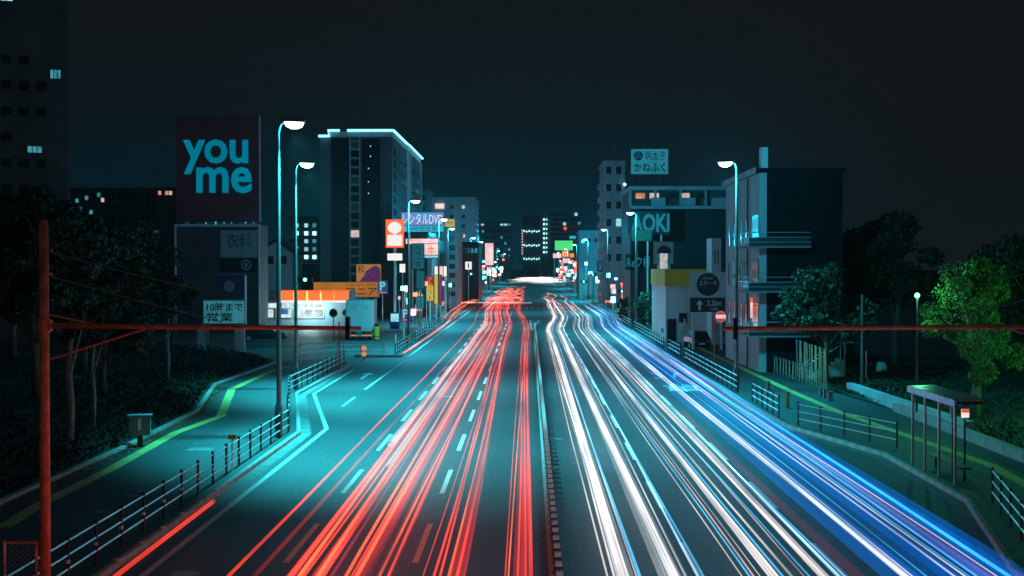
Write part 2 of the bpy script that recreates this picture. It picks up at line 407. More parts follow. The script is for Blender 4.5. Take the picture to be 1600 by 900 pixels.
# chevron nose where the median begins, turn arrow and bus lane characters
strip([(0.25, 152), (0.75, 166), (1.3, 182), (0.1, 182), (0.25, 152)], 0.15, 'chevron_line')
for k in range(5): strip([(0.15, 169 + k * 3), (1.2, 170.5 + k * 3)], 0.25, 'chevron_bar')
def ground_text(s, x, y, w, l, flip=False):
    c = bpy.data.curves.new('t', 'FONT'); c.body = s; c.size = 1; c.resolution_u = 2; o = bpy.data.objects.new('t', c); COL.objects.link(o)
    me = bpy.data.meshes.new_from_object(o.evaluated_get(bpy.context.evaluated_depsgraph_get()))
    v = np.empty(len(me.vertices) * 3); me.vertices.foreach_get('co', v); v = v.reshape(-1, 3); fs = [tuple(p.vertices) for p in me.polygons]
    bpy.data.objects.remove(o); bpy.data.curves.remove(c); bpy.data.meshes.remove(me)
    lo, hi = v.min(0), v.max(0); k = -1 if flip else 1
    vs = [(x + k * ((a - lo[0]) / (hi[0] - lo[0]) - 0.5) * w, y + k * ((b - lo[1]) / (hi[1] - lo[1]) - 0.5) * l, 0.009) for a, b, _ in v]
    return MB().add(vs, fs).build('painted_character', M_PAINT, road)
for i, ch in enumerate('専バ'): ground_text(ch, 8.6, 80 + i * 9, 2.0, 5, True)
MBa = MB().add([(x, y, 0.009) for x, y in [(-0.08, 0), (0.08, 0), (0.08, 3.4), (0.4, 3.4), (0, 5), (-0.4, 3.4), (-0.08, 3.4)]], [tuple(range(7))])
MBa.build('turn_arrow', M_PAINT, road, (-10.2, 86, 0)); 
tact = tag(strip([G(*p).to_2d() for p in ((5, 832), (60, 797), (170, 741), (275, 681), (345, 655), (362, 612), (420, 585), (452, 575))], 0.42, 'tactile_path', M_YEL, 0.136, None), kind='structure')
tag(strip([(14.0, 232), (14.0, 96), (14.05, 75), (14.25, 65), (14.9, 57), (15.5, 48), (15.1, 42), (15.0, 20)], 0.42, 'tactile_path', M_YEL, 0.136, None), kind='structure')
# repair patches, manholes, gully covers
M_PATCH = asphalt('repair asphalt', (0.05, 0.052, 0.055))
for x0, x1, y0, y1 in ((-11.3, -9.2, 77, 92), (-8.2, -6.0, 41, 44.5), (2.0, 3.4, 47, 60), (-4.9, -3.1, 96, 118), (5.0, 6.6, 120, 140)):
    sheet('repair_patch', [(x0, y0), (x1, y0 + 0.1), (x1 - 0.05, y1), (x0 + 0.03, y1)], 0.004, M_PATCH, road)
M_IRON = mat('cast iron', (0.16, 0.16, 0.165), 0.5, 0.6, var=0.35, scale=20, bump=0.8, bscale=40)
for px, py in ((290, 897), (868, 686), (862, 732), (700, 620)):
    p = G(px, py); MB().disc((0, 0, 0.006), 0.33, 0.012, 'z', 20).build('manhole_cover', M_IRON, road, (p.x, p.y, 0))
p = G(313, 708); MB().box(-0.45, 0.45, -0.5, 0.5, 0.13, 0.142).build('access_cover', M_IRON, pl, (p.x, p.y, 0))

rc = random.Random(9); M_TAR = mat('tar seam', (0.012, 0.012, 0.013), 0.5, var=0.3)
for k in range(26):
    x, y = rc.uniform(-8.2, 9.6), rc.uniform(32, 120); pts = [(x, y)]
    ang = rc.choice((0.0, 1.5, 1.6, 0.1)) + rc.uniform(-0.2, 0.2)
    for q in range(rc.randint(4, 9)): ang += rc.uniform(-0.35, 0.35); x += 0.55 * math.cos(ang); y += 0.9 * math.sin(ang); pts.append((x, y))
    strip(pts, rc.uniform(0.025, 0.05), 'crack', M_TAR, 0.0055)
for k in range(9):
    y = 28 + k * 6.0; strip([(-14.6, y + rc.uniform(-0.1, 0.1)), (-9.6, y)], 0.03, 'joint', M_TAR, 0.133, pl)
for px, py in ((205, 775), (225, 768), (160, 800)):
    p = G(px, py, 0.13); MB().disc((0, 0, 0.136), 0.22, 0.012, 'z', 18).build('valve_cover', M_IRON, pl, (p.x, p.y, 0))
# median: low kerb with a row of reflective blocks
med = tag(MB().prism_y([(-0.16, -0.02), (0.16, -0.02), (0.13, 0.14), (-0.13, 0.14)], 14, 166).build('median_kerb', M_KERB, None, (0.60, 0, 0)), kind='structure')
blk = MB().prism_y([(-0.11, 0.138), (0.11, 0.138), (0.08, 0.36), (-0.08, 0.36)], -0.24, 0.24).mesh('median_block', M_BLACK)
M_REFL = mat('pale reflector', (0.75, 0.8, 0.82), 0.25, 0.2, var=0.1)
cap_ = MB().box(-0.075, 0.075, -0.245, -0.18, 0.30, 0.40).mesh('reflector', M_REFL)
for i in range(150):
    y = 15 + i
    b = put('median_block', blk, med, (0.04, y, 0)); put('reflector', cap_, b, (0, 0, 0))

# ================================================================== STREET LAMPS
def street_lamp(x, y, label, H=12.4, side=1, power=19000, group='tall street lamps along the road', col=(0.035, 0.80, 0.92), light=True, cone=140, spill=5200, tilt=6):
    t = thing('street_lamp', label, 'street lamp', (x, y, 0.13), 0, group)
    MB().tube([(0, 0, 0), (0, 0, 1.3)], [0.15, 0.14], 10).box(-0.14, 0.14, -0.16, 0.10, 0.35, 1.2).build('base', M_POLE, t)
    MB().tube([(0, 0, 1.25), (0, 0, 6), (0, 0, H - 0.45), (side * 0.08, 0, H - 0.18), (side * 0.25, 0, H - 0.06)], [0.10, 0.085, 0.06, 0.055, 0.05], 10).build('pole', M_POLE, t)
    hd = MB().prism_y([(0.0, -0.06), (1.0, -0.10), (1.02, 0.0), (0.8, 0.10), (0.2, 0.12), (0.0, 0.05)], -0.17, 0.17)
    h = hd.build('lamp_head', M_POLE, t, (side * 0.18, 0, H)); h.scale = (side * 0.85, 1, 1)
    MB().prism_y([(0.08, -0.085), (0.95, -0.10), (0.86, -0.26), (0.66, -0.33), (0.36, -0.33), (0.16, -0.24)], -0.13, 0.13).build('lens', LAMP, h)
    if light:
        for kind, e in (('SPOT', power), ('POINT', spill)):       # down through the lens, and sideways out of the bowl
            if not e: continue
            l = bpy.data.lights.new('street_light', kind); l.energy = e; l.color = col if kind == 'SPOT' else (0.012, 0.58, 0.92); l.shadow_soft_size = 0.18
            if kind == 'SPOT': l.spot_size = R(cone); l.spot_blend = 0.85
            lo = bpy.data.objects.new('street_light', l); COL.objects.link(lo); lo.parent = t; lo.location = (side * 0.62, 0, H - 0.42); lo.rotation_euler = (0, R(-tilt) * side, 0)
    return t
L = street_lamp
L(-9.8, 55.5, 'tall street lamp behind the fence bend with a small box on its foot', power=46000, cone=112, spill=450, tilt=20)
L(-12.75, 77.5, 'street lamp on the pavement beside the tactile path, past the road widening', power=46000, cone=112, spill=450, tilt=20)
L(11.2, 77, 'street lamp next to the red hydrant sign pole', side=-1, power=9500, spill=5200)
L(-10.3, 121, 'street lamp by the short railing past the parking entrance', power=19000)
L(-10.7, 168, 'street lamp in front of the rental video sign', power=19000)
L(11.1, 148, 'street lamp in front of the clothing shop letters', side=-1, power=19000)
L(-11.9, 208, 'street lamp in front of the pale block with square windows', power=19000)
L(11.8, 214, 'street lamp at the far crossing opposite the white lit signs', side=-1, power=19000)
for i, (x, y, s_) in enumerate(((-11.4, 275, 1), (-11.4, 320, 1), (12, 290, -1), (12, 360, -1), (-11.4, 400, 1), (12, 450, -1), (-11.4, 500, 1), (12, 560, -1), (-11.4, 620, 1))):
    L(x, y, 'small distant street lamp beyond the far crossing', side=s_, power=20000, group='distant street lamps beyond the crossing')

# ================================================================== FENCES
_fp = {}
def fence(pts, label, spacing=2.0, h=0.95, rails=(0.90, 0.60, 0.30), z=0.13, reflect=False, group='low railings along the kerb', post_m=None, rail_m=None, pr_=0.038, rr=0.024):
    t = thing('railing', label, 'railing', (pts[0][0], pts[0][1], z), 0, group)
    o = Vector((pts[0][0], pts[0][1], 0)); post_m = post_m or M_POST; rail_m = rail_m or M_RAIL
    key = (h, post_m.name, pr_)
    if key not in _fp:
        _fp[key] = MB().tube([(0, 0, 0), (0, 0, h)], pr_, 8).tube([(0, 0, h - 0.01), (0, 0, h + 0.03), (0, 0, h + 0.06)], [pr_ * 1.3, pr_ * 1.3, pr_ * 0.5], 8).mesh('post', post_m)
        _fp['refl'] = MB().tube([(0, 0, 0.42), (0, 0, 0.50)], pr_ * 1.35, 8).mesh('reflector', M_REFL)
    for a, b in zip(pts, pts[1:]):
        a, b = Vector((*a, 0)), Vector((*b, 0)); Ln = (b - a).length; n = max(1, round(Ln / spacing)); d = (b - a) / n
        for i in range(n + (1 if b == Vector((*pts[-1], 0)) else 0)):
            p = put('post', _fp[key], t, a + d * i - o)
            if reflect and (a + d * i).y < 48: put('reflector', _fp['refl'], p)
        for k, zz in enumerate(rails):
            pa, pb = a - o, b - o
            MB().tube([(pa.x, pa.y, zz), (pb.x, pb.y, zz)], rr, 6).build('rail', rail_m, t)
    return t
fence([(-9.72, 18), (-9.72, 57.2)], 'long low railing running beside the pale gutter up to the road widening', 2.0, reflect=True)
fence([(-9.8, 57.8), (-12.55, 74)], 'railing slanting outward where the road widens', 2.0)
fence([(-12.6, 74.5), (-12.6, 96.5)], 'railing between the street lamp and the parking entrance', 2.0)
fence([(-10.1, 107), (-10.1, 122)], 'short railing with pale rails next to the white marker posts', 2.0)
fence([(-10.1, 126), (-10.1, 139)], 'short railing past the lamp, before the scooter row', 2.0)
fence([(-10.1, 144), (-10.1, 200)], 'long railing in front of the shop signs', 2.5)
fence([(-17.2, 97), (-13.2, 101)], 'pale pipe fence at the edge of the parking lot', 2.0, h=1.35, rails=(1.3, 0.95, 0.6, 0.25), post_m=M_RAIL, group='pipe fences')
fence([(-14.5, 107), (-11, 107.5)], 'pipe fence across the mouth of the parking entrance', 2.0, h=0.9, post_m=M_RAIL, group='pipe fences')
RF = mat('brushed rail', (0.62, 0.64, 0.65), 0.3, 0.6, var=0.12, scale=6)
fence([(11.05, 63.0), (11.05, 70.5)], 'short railing just past the street lamp opposite the rusty bollards', 1.5, rail_m=RF, rr=0.03)
fence([(11.05, 75.5), (11.05, 101)], 'railing in front of the red hydrant sign', 2.0, rail_m=RF, rr=0.03)
fence([(11.05, 104), (11.05, 113)], 'short railing in front of the steak sign', 2.0, rail_m=RF, rr=0.03)
fence([(11.05, 117), (11.05, 150)], 'railing in front of the yellow banded shop', 2.0, rail_m=RF, rr=0.03)
fence([(11.05, 154), (11.05, 230)], 'long railing leading up to the far crossing', 2.5, rail_m=RF, rr=0.03)
fence([(11.3, 59.8), (13.55, 52.5)], 'railing slanting away behind the bus bay', 2.0)
fence([(13.1, 40.3), (11.25, 31.0), (11.25, 20)], 'bright railing at the near end of the bus bay', 2.0, rail_m=RF, rr=0.028)
# kerb studs in the gutter by the near railing
st = MB().ball((0, 0, 0), 0.07, 8).mesh('kerb_stud', M_REFL)
for i in range(10):
    o = put('kerb_stud', st, pl, (-9.34, 24.0 + i * 2.0, 0.17)); o.scale = (1.2, 0.8, 0.5)

# ================================================================== SIGNAL MAST ARMS (rust red)
def mast(x, y, side, label, arm):
    t = thing('mast_arm_pole', label, 'mast arm', (x, y, 0.13))
    MB().tube([(0, 0, 0), (0, 0, 7.5)], [0.105, 0.085], 14).build('pole', M_RUST, t, smooth=True)
    MB().tube([(0, 0, 7.5), (0, 0, 7.56)], [0.092, 0.05], 14).build('cap', M_RUST, t)
    MB().tube([(0, 0, 5.55), (side * arm, 0, 5.50)], [0.055, 0.04], 10).build('arm', M_RUST, t, smooth=True)
    MB().tube([(0, 0, 5.42), (0, 0, 5.68)], 0.12, 14).box(side * 0.09 - 0.05, side * 0.09 + 0.05, -0.08, 0.08, 5.45, 5.65).build('clamp', M_RUST, t)
    MB().tube([(0, 0, 4.87), (side * 1.97, 0, 5.50)], 0.022, 6).build('strut', M_RUST, t)
    MB().tube([(0, 0, 5.78), (side * 1.05, 0, 5.56)], 0.018, 6).build('strut', M_RUST, t)
    for z0, z1, x1 in ((6.98, 6.12, 3.5), (6.53, 5.62, 3.4)):
        MB().tube([(0, 0, z0), (side * x1 * 0.5, 0, (z0 + z1) / 2 - 0.03), (side * x1, 0, z1)], 0.009, 5).build('stay_wire', M_STEEL, t)
        MB().box(side * 0.1 - 0.06, side * 0.1 + 0.06, -0.02, 0.02, z0 - 0.03, z0 + 0.03).build('wire_bracket', M_RUST, t)
    MB().box(side * (arm - 0.25) - 0.04, side * (arm - 0.25) + 0.04, -0.09, 0.09, 5.3, 5.72).build('hanger', M_BLACK, t)
    return t
mast(-9.25, 27, 1, 'rust red mast pole with a long arm, beside the chain link gate', 6.05)
mast(9.85 + 1.2, 27, -1, 'rust red mast arm stretching in from beyond the bus shelter', 7.4)

# chain-link gate at the foot of the mast
t = thing('chain_link_gate', 'small chain link gate at the foot of the rust red mast pole', 'gate', (-9.25, 26.9, 0.13))
for x in (-1.0, -0.75, -0.14):
    MB().tube([(x, 0, 0), (x, 0, 1.45)], 0.03, 8).build('post', M_RUST if x > -0.5 else M_STEEL, t)
MB().tube([(-0.75, 0, 1.42), (-0.12, 0, 1.42)], 0.025, 8).build('rail', M_RUST, t)
MB().tube([(-0.75, 0, 0.1), (-0.12, 0, 0.1)], 0.025, 8).build('rail', M_RUST, t)
mb = MB()
for i in range(-14, 7):
    for s_ in (1, -1):
        x0 = -0.75 + i * 0.1; pts = []
        for k in range(15):
            xx = x0 + k * 0.1 if s_ > 0 else x0 + 1.4 - k * 0.1; zz = 0.1 + k * 0.0943
            if -0.75 <= xx <= -0.13: pts.append((xx, 0.006 * s_, zz))
        if len(pts) > 1: mb.tube([pts[0], pts[-1]], 0.004, 3, False)
mb.build('wire_mesh', M_STEEL, t)

# ================================================================== SMALL STREET FURNITURE
def disc_sign(name, label, x, y, z, r, m, pole_m, cat='sign'):
    t = thing(name, label, cat, (x, y, 0.13)); MB().tube([(0, 0, 0), (0, 0, z)], 0.03, 8).build('pole', pole_m, t)
    return t
# fire hydrant sign
p = G(1116, 576, 0.13)
t = thing('hydrant_sign', 'round red hydrant sign hanging from a curved red pole', 'sign', (p.x, p.y, 0.13))
pts = [(0, 0, 0), (0, 0, 3.4)] + [(0.42 - 0.42 * math.cos(a), 0, 3.4 + 0.42 * math.sin(a)) for a in np.linspace(0.2, 3.6, 12)]
MB().tube(pts, 0.04, 8).build('pole', M_RED, t)
d = MB().disc((0.42, -0.02, 3.4), 0.33, 0.04, 'y', 28).build('disc', glow('hydrant sign red', (0.75, 0.04, 0.05), 0.8), t)
MB().disc((0.42, -0.01, 3.4), 0.37, 0.02, 'y', 28).build('rim', M_LETTER, t)
MB().box(0.12, 0.72, -0.052, -0.047, 3.30, 3.52).build('band', SIGN_W, t)
lettering('消火栓', 0.16, 0.68, 3.32, 3.50, -0.052, M_RED, t)
# steak board
Y = 115
x0, x1, z0, z1 = rect(1078, 428, 1133, 490, Y)
t = thing('steak_board', 'white board with a black disc and a dark distance plate below', 'sign', ((x0 + x1) / 2, Y, 0.13))
w = (x1 - x0) / 2
for sx in (-0.8, 0.8): MB().box(sx * w - 0.1, sx * w + 0.1, 0.05, 0.25, 0, z1 - 0.2).build('post', M_WHITE, t)
zm = XZ(1100, 467, Y)[1]
MB().box(-w, w, -0.08, 0.05, zm, z1).build('panel', M_WHITE, t)
c = XZ(1106, 447, Y); cz = c[1] - 0.0; cx = c[0] - (x0 + x1) / 2
MB().disc((cx, -0.10, cz), 0.92, 0.04, 'y', 40).build('disc', M_BLACK, t)
lettering('STEAK', cx - 0.42, cx + 0.42, cz + 0.42, cz + 0.56, -0.121, M_LETTER, t, 0.01)
lettering('ステーキ', cx - 0.72, cx + 0.72, cz - 0.12, cz + 0.32, -0.121, M_LETTER, t)
q = MB().box(-w, w, -0.08, 0.05, z0, zm - 0.03).build('plate', M_BLACK, t)
MB().prism_y([(-0.75, z0 + 0.15), (-0.55, z0 + 0.15), (-0.55, z0 + 0.6), (-0.36, z0 + 0.6), (-0.65, z0 + 0.98), (-0.94, z0 + 0.6), (-0.75, z0 + 0.6)], -0.11, -0.081).build('arrow', M_LETTER, t)
lettering('2.2km', -0.05, 1.1, z0 + 0.5, z0 + 0.95, -0.081, M_LETTER, t, 0.01)
lettering('右側', 0.25, 0.8, z0 + 0.12, z0 + 0.4, -0.081, M_LETTER, t)
# rusty bollards
for px, py in ((1200, 618), (1230, 637)):
    p = G(px, py, 0.13); t = thing('bollard', 'short rusty bollard standing beside the tactile path', 'bollard', (p.x, p.y, 0.13), 0, 'rusty bollards on the pavement')
    MB().tube([(0, 0, 0), (0, 0, 0.68)], 0.10, 14).build('shaft', M_WOOD, t); MB().tube([(0, 0, 0.68), (0, 0, 0.74), (0, 0, 0.78)], [0.115, 0.10, 0.03], 14).build('cap', M_CONCD, t)
# pale marker posts by the parking entrance
for px, py in ((618, 540), (631, 530), (649, 521), (658, 515), (663, 509)):
    p = G(px, py, 0); t = thing('marker_post', 'slim pale yellow marker post along the parking entrance', 'marker post', (p.x, p.y, 0), 0, 'marker posts at the parking entrance')
    MB().tube([(0, 0, 0.02), (0, 0, 0.98)], 0.06, 10).build('tube', mat('marker yellow', (0.75, 0.66, 0.25), 0.5), t); MB().tube([(0, 0, 0), (0, 0, 0.03)], 0.12, 10).build('base', M_BLACK, t)
    MB().tube([(0, 0, 0.75), (0, 0, 0.88)], 0.063, 10).build('band', M_LETTER, t)
# orange twin-disc delineator
p = G(569, 562, 0); t = thing('delineator', 'orange twin disc delineator at the parking entrance', 'delineator', (p.x, p.y, 0))
MB().tube([(0, 0, 0), (0, 0, 0.5)], 0.04, 8).build('post', M_BLACK, t)
OGL = glow('orange reflector glow', (0.95, 0.35, 0.10), 0.7, 'NONE')  # light the discs throw back is put in as emission
for z in (0.42, 0.84): MB().disc((0, -0.03, z), 0.19, 0.05, 'y', 24).build('reflector', OGL, t)
# small yellow kilometre plates
for i, (px, py, lab) in enumerate(((363, 735, 'small yellow number plate on a thin post by the long railing'), (639, 548, 'small yellow plate on a thin post by the white marker posts'))):
    p = G(px, py, 0.13); t = thing('number_plate', lab, 'sign', (p.x, p.y, 0.13))
    MB().tube([(0, 0, 0), (0, 0, 1.15)], 0.025, 6).build('post', M_LETTER, t); MB().box(-0.14, 0.14, -0.03, 0.0, 1.02, 1.18).build('plate', mat('plate yellow', (0.85, 0.5, 0.08), 0.4), t)
    lettering('77.8', -0.11, 0.11, 1.06, 1.14, -0.03, M_BLACK, t, th=0.004)
# dark leaning control box on the bank
p = G(219, 690, 0.3); t = thing('control_box', 'dark metal box with a white strip on the grass bank', 'box', (p.x, p.y, 0.2), R(12))
MB().box(-0.38, 0.38, -0.25, 0.25, 0.35, 1.05).build('cabinet', M_CONCD, t); MB().box(-0.44, 0.44, -0.3, 0.3, 1.05, 1.11).build('lid', M_CONCD, t)
MB().box(-0.06, 0.05, -0.256, -0.251, 0.55, 0.98).build('label_strip', M_LETTER, t); MB().box(-0.1, 0.1, -0.1, 0.1, -0.1, 0.35).build('stand', M_POST, t)
# blue P signs
def parking_sign(px, py, Y, s, label):
    x, z = XZ(px, py, Y); t = thing('parking_sign', label, 'sign', (x, Y, 0))
    MB().tube([(0, 0.05, 0), (0, 0.05, z)], 0.04, 8).build('pole', M_STEEL, t)
    MB().box(-s, s, -0.05, 0.04, z - s * 1.3, z + s * 1.3).build('panel', glow('parking blue', (0.02, 0.12, 0.3), 0.6), t)
    lettering('P', -s * 0.55, s * 0.55, z - s * 0.6, z + s * 1.1, -0.05, glow('parking letter', (0.3, 0.75, 0.85), 0.7), t, 0.03)
    MB().prism_y([(-s * 0.7, z - s * 0.95), (-s * 0.3, z - s * 0.75), (-s * 0.3, z - s * 1.15)], -0.09, -0.051).box(-s * 0.3, s * 0.7, -0.09, -0.051, z - s * 1.02, z - s * 0.88).build('arrow', SIGN_R, t)
parking_sign(598, 449, 150, 0.55, 'blue parking sign beside the orange shop banner')
parking_sign(634, 492, 150, 0.55, 'blue parking sign low beside the tall white pylon')

# bus shelter
t = thing('bus_shelter', 'open bus shelter with a ribbed roof on slim posts beside the bus bay', 'bus shelter', (13.0, 43.3, 0.13))
for y in (0.2, 1.9, 3.5, 5.0):
    MB().box(-0.035, 0.035, y - 0.035, y + 0.035, 0, 2.5).build('post', M_STEEL, t)
MB().box(-0.12, -0.04, -0.1, 5.3, 2.42, 2.62).build('fascia', mat('blue fascia', (0.2, 0.42, 0.62), 0.4, 0.3), t)
for y in (-0.06, 1.2, 2.6, 3.9, 5.24): MB().box(-0.04, 0.75, y - 0.03, y + 0.03, 2.5, 2.58).build('beam', M_POST, t)
for k in range(10):
    y = -0.06 + k * 0.53
    MB().tube([(-0.1, 0, 0), (0.8, 0, 0.08)], 0.25, 12).build('roof_rib', M_PANEL, t, (0, y + 0.26, 2.56)).scale = (1, 1, 0.35)
MB().box(0.35, 0.7, 0.8, 4.4, 0.40, 0.45).box(0.5, 0.57, 1.0, 1.06, 0, 0.4).box(0.5, 0.57, 4.1, 4.16, 0, 0.4).build('bench', M_POST, t)
t = thing('bus_stop_sign', 'red and white lit bus stop sign beside the shelter', 'sign', (P(1508, 641, 45.5).x, 45.5, 0.13))
MB().tube([(0, 0.03, 0), (0, 0.03, 2.35)], 0.035, 8).build('pole', M_POST, t)
MB().box(-0.12, 0.12, -0.03, 0.02, 1.86, 2.13).build('panel', SIGN_P, t); MB().box(-0.12, 0.12, -0.035, -0.031, 2.02, 2.13).build('red_band', glow('stop red', (0.9, 0.08, 0.05), 0.9, 'NONE'), t)
x, z = XZ(1487, 641, 45.0); t = thing('timetable', 'small white timetable board fixed at the bus shelter', 'sign', (x, 44.9, 0.13))
MB().box(-0.07, 0.07, -0.02, 0.02, z - 0.35, z + 0.05).build('board', M_LETTER, t); MB().tube([(0, 0.03, 0), (0, 0.03, z)], 0.02, 6).build('pole', M_POST, t)

# slat fences, low blocks, bicycle, stop pole on the far pavement
def slat_fence(a, b, h, n, label):
    a, b = Vector(a), Vector(b); d = (b - a) / n; t = thing('slat_fence', label, 'fence', (a.x, a.y, 0.13))
    me = MB().box(-0.03, 0.03, -0.02, 0.02, 0.05, h).mesh('slat', M_STEEL)
    for i in range(n + 1):
        o = put('slat', me, t, (d.x * i, d.y * i, 0)); o.rotation_euler = (random.uniform(-0.03, 0.03), random.uniform(-0.03, 0.03), 0)
    for z in (0.25, h - 0.1): MB().tube([(0, 0, z), (b.x - a.x, b.y - a.y, z)], 0.025, 6).build('rail', M_POST, t)
slat_fence((15.3, 92), (15.65, 79.5), 1.1, 14, 'low fence of separate upright slats behind the bicycle')
slat_fence((16.2, 86), (15.75, 75.5), 2.3, 13, 'tall fence of upright slats with a slanting far end')
for i, (px, py) in enumerate(((1284, 620), (1290, 622), (1297, 626))):
    p = G(px, py, 0.13); t = tag(MB().box(-0.12, 0.12, -0.12, 0.12, 0, 0.42).box(-0.14, 0.14, -0.14, 0.14, 0.42, 0.47).build('stone_block', M_CONCD, None, (p.x, p.y, 0.13)), 'small square stone block at the end of the tall slat fence', 'stone block', 'stone blocks by the slat fence')
# bicycle
def bicycle(x, y, rz, label):
    t = thing('bicycle', label, 'bicycle', (x, y, 0.13), rz)
    for cx in (-0.5, 0.52):
        pts = [(cx + 0.32 * math.cos(a), 0, 0.33 + 0.32 * math.sin(a)) for a in np.linspace(0, 2 * math.pi, 25)]
        w_ = MB().tube(pts, 0.018, 6, False).build('wheel', M_TYRE, t)
        mb = MB()
        for k in range(10):
            a = k * math.pi / 5; mb.tube([(cx, 0, 0.33), (cx + 0.31 * math.cos(a), 0, 0.33 + 0.31 * math.sin(a))], 0.003, 3)
        mb.build('spokes', M_STEEL, w_)
    MB().tube([(-0.5, 0, 0.33), (-0.1, 0, 0.3), (0.42, 0, 0.78), (-0.18, 0, 0.72), (-0.1, 0, 0.3)], 0.018, 6).tube([(-0.5, 0, 0.33), (-0.18, 0, 0.72)], 0.012, 6).build('frame', M_STEEL, t)
    MB().tube([(0.52, 0, 0.33), (0.42, 0, 0.78), (0.38, 0, 0.98)], 0.018, 6).build('fork', M_STEEL, t)
    MB().tube([(0.25, -0.25, 0.98), (0.38, -0.1, 1.0), (0.38, 0.1, 1.0), (0.25, 0.25, 0.98)], 0.014, 6).build('handlebar', M_STEEL, t)
    MB().prism([(-0.35, -0.08), (-0.1, -0.03), (-0.1, 0.03), (-0.35, 0.08)], 0.80, 0.86).tube([(-0.18, 0, 0.72), (-0.2, 0, 0.81)], 0.014, 6).build('saddle', M_BLACK, t)
    MB().box(0.5, 0.8, -0.16, 0.16, 0.75, 0.95).build('basket', M_STEEL, t)
p = G(1167, 566, 0.13); bicycle(p.x, p.y, R(70), 'parked bicycle leaning at the low slat fence')
p = G(1090, 536, 0.13); bicycle(p.x + 1.0, p.y, R(80), 'parked bicycle beside the apartment entrance')

# utility pole and park lamp on the right
p = G(1347, 602, 0.3); t = thing('utility_pole', 'thin grey pole standing in the dark garden with a cable loop at its foot', 'pole', (p.x, p.y, 0.2))
MB().tube([(0, 0, 0), (0, 0, 5.1)], [0.09, 0.07], 10).build('shaft', M_POLE, t)
MB().tube([(0.22, 0, 0.5), (0.22, 0, 2.0)], 0.04, 8).build('conduit', M_STEEL, t)
MB().tube([(0.15 + 0.15 * math.cos(a), 0, 0.42 + 0.17 * math.sin(a)) for a in np.linspace(0, 6.28, 16)], 0.02, 6).build('cable_loop', M_STEEL, t)
p = P(1433, 461, 62); t = thing('park_lamp', 'small round park lamp glowing before the lit green tree', 'lamp', (p.x, 62, 0.4))
MB().tube([(0, 0, 0), (0, 0, p.z - 0.55)], [0.05, 0.035], 8).build('pole', M_BLACK, t)
MB().ball((0, 0, p.z - 0.42), 0.12, 12).build('globe', glow('park lamp globe', (0.25, 1.0, 0.65), 3.5, 'NONE'), t)
MB().tube([(0, 0, p.z - 0.6), (0, 0, p.z - 0.5)], [0.06, 0.09], 10).build('collar', M_BLACK, t)
def point(name, loc, e, col, r=0.12, parent=None):
    l = bpy.data.lights.new(name, 'POINT'); l.energy = e; l.color = col; l.shadow_soft_size = r
    o = bpy.data.objects.new(name, l); COL.objects.link(o); o.location = loc
    if parent: o.parent = parent
    return o
point('park_light', (0.0, -0.25, p.z - 0.42), 260, (0.12, 1.0, 0.42), 0.12, t)
t = thing('park_lamp', 'park lamp on a short post at the lawn edge beside the lit tree', 'lamp', (24.5, 56.5, 0.4))
MB().tube([(0, 0, 0), (0, 0, 3.0)], [0.05, 0.035], 8).build('pole', M_BLACK, t); MB().ball((0, 0, 3.13), 0.12, 12).build('globe', MATS['park lamp globe'], t)
point('park_light', (-0.2, 0, 3.13), 1300, (0.10, 1.0, 0.25), 0.12, t)
p = G(1377, 583, 0.3); tag(MB().box(-0.28, 0.28, -0.2, 0.2, 0, 0.55).box(-0.22, 0.22, -0.16, 0.16, 0.55, 0.75).build('stone_lantern_base', M_CONC, None, (p.x, p.y, 0.25)), 'small pale stone pedestal in the dark garden', 'pedestal')
# low wall beside the pavement on the right
tag(MB().add([(17.15, 77, 0.1), (17.5, 77, 0.1), (17.1, 56, 0.1), (17.5, 56, 0.1), (17.15, 77, 0.55), (17.5, 77, 0.55), (17.1, 56, 0.72), (17.5, 56, 0.72)],
    [(0, 2, 3, 1), (4, 5, 7, 6), (2, 6, 7, 3), (0, 1, 5, 4), (0, 4, 6, 2), (1, 3, 7, 5)]).build('garden_wall', M_CONC), 'low concrete garden wall beyond the slanting railing', 'wall')

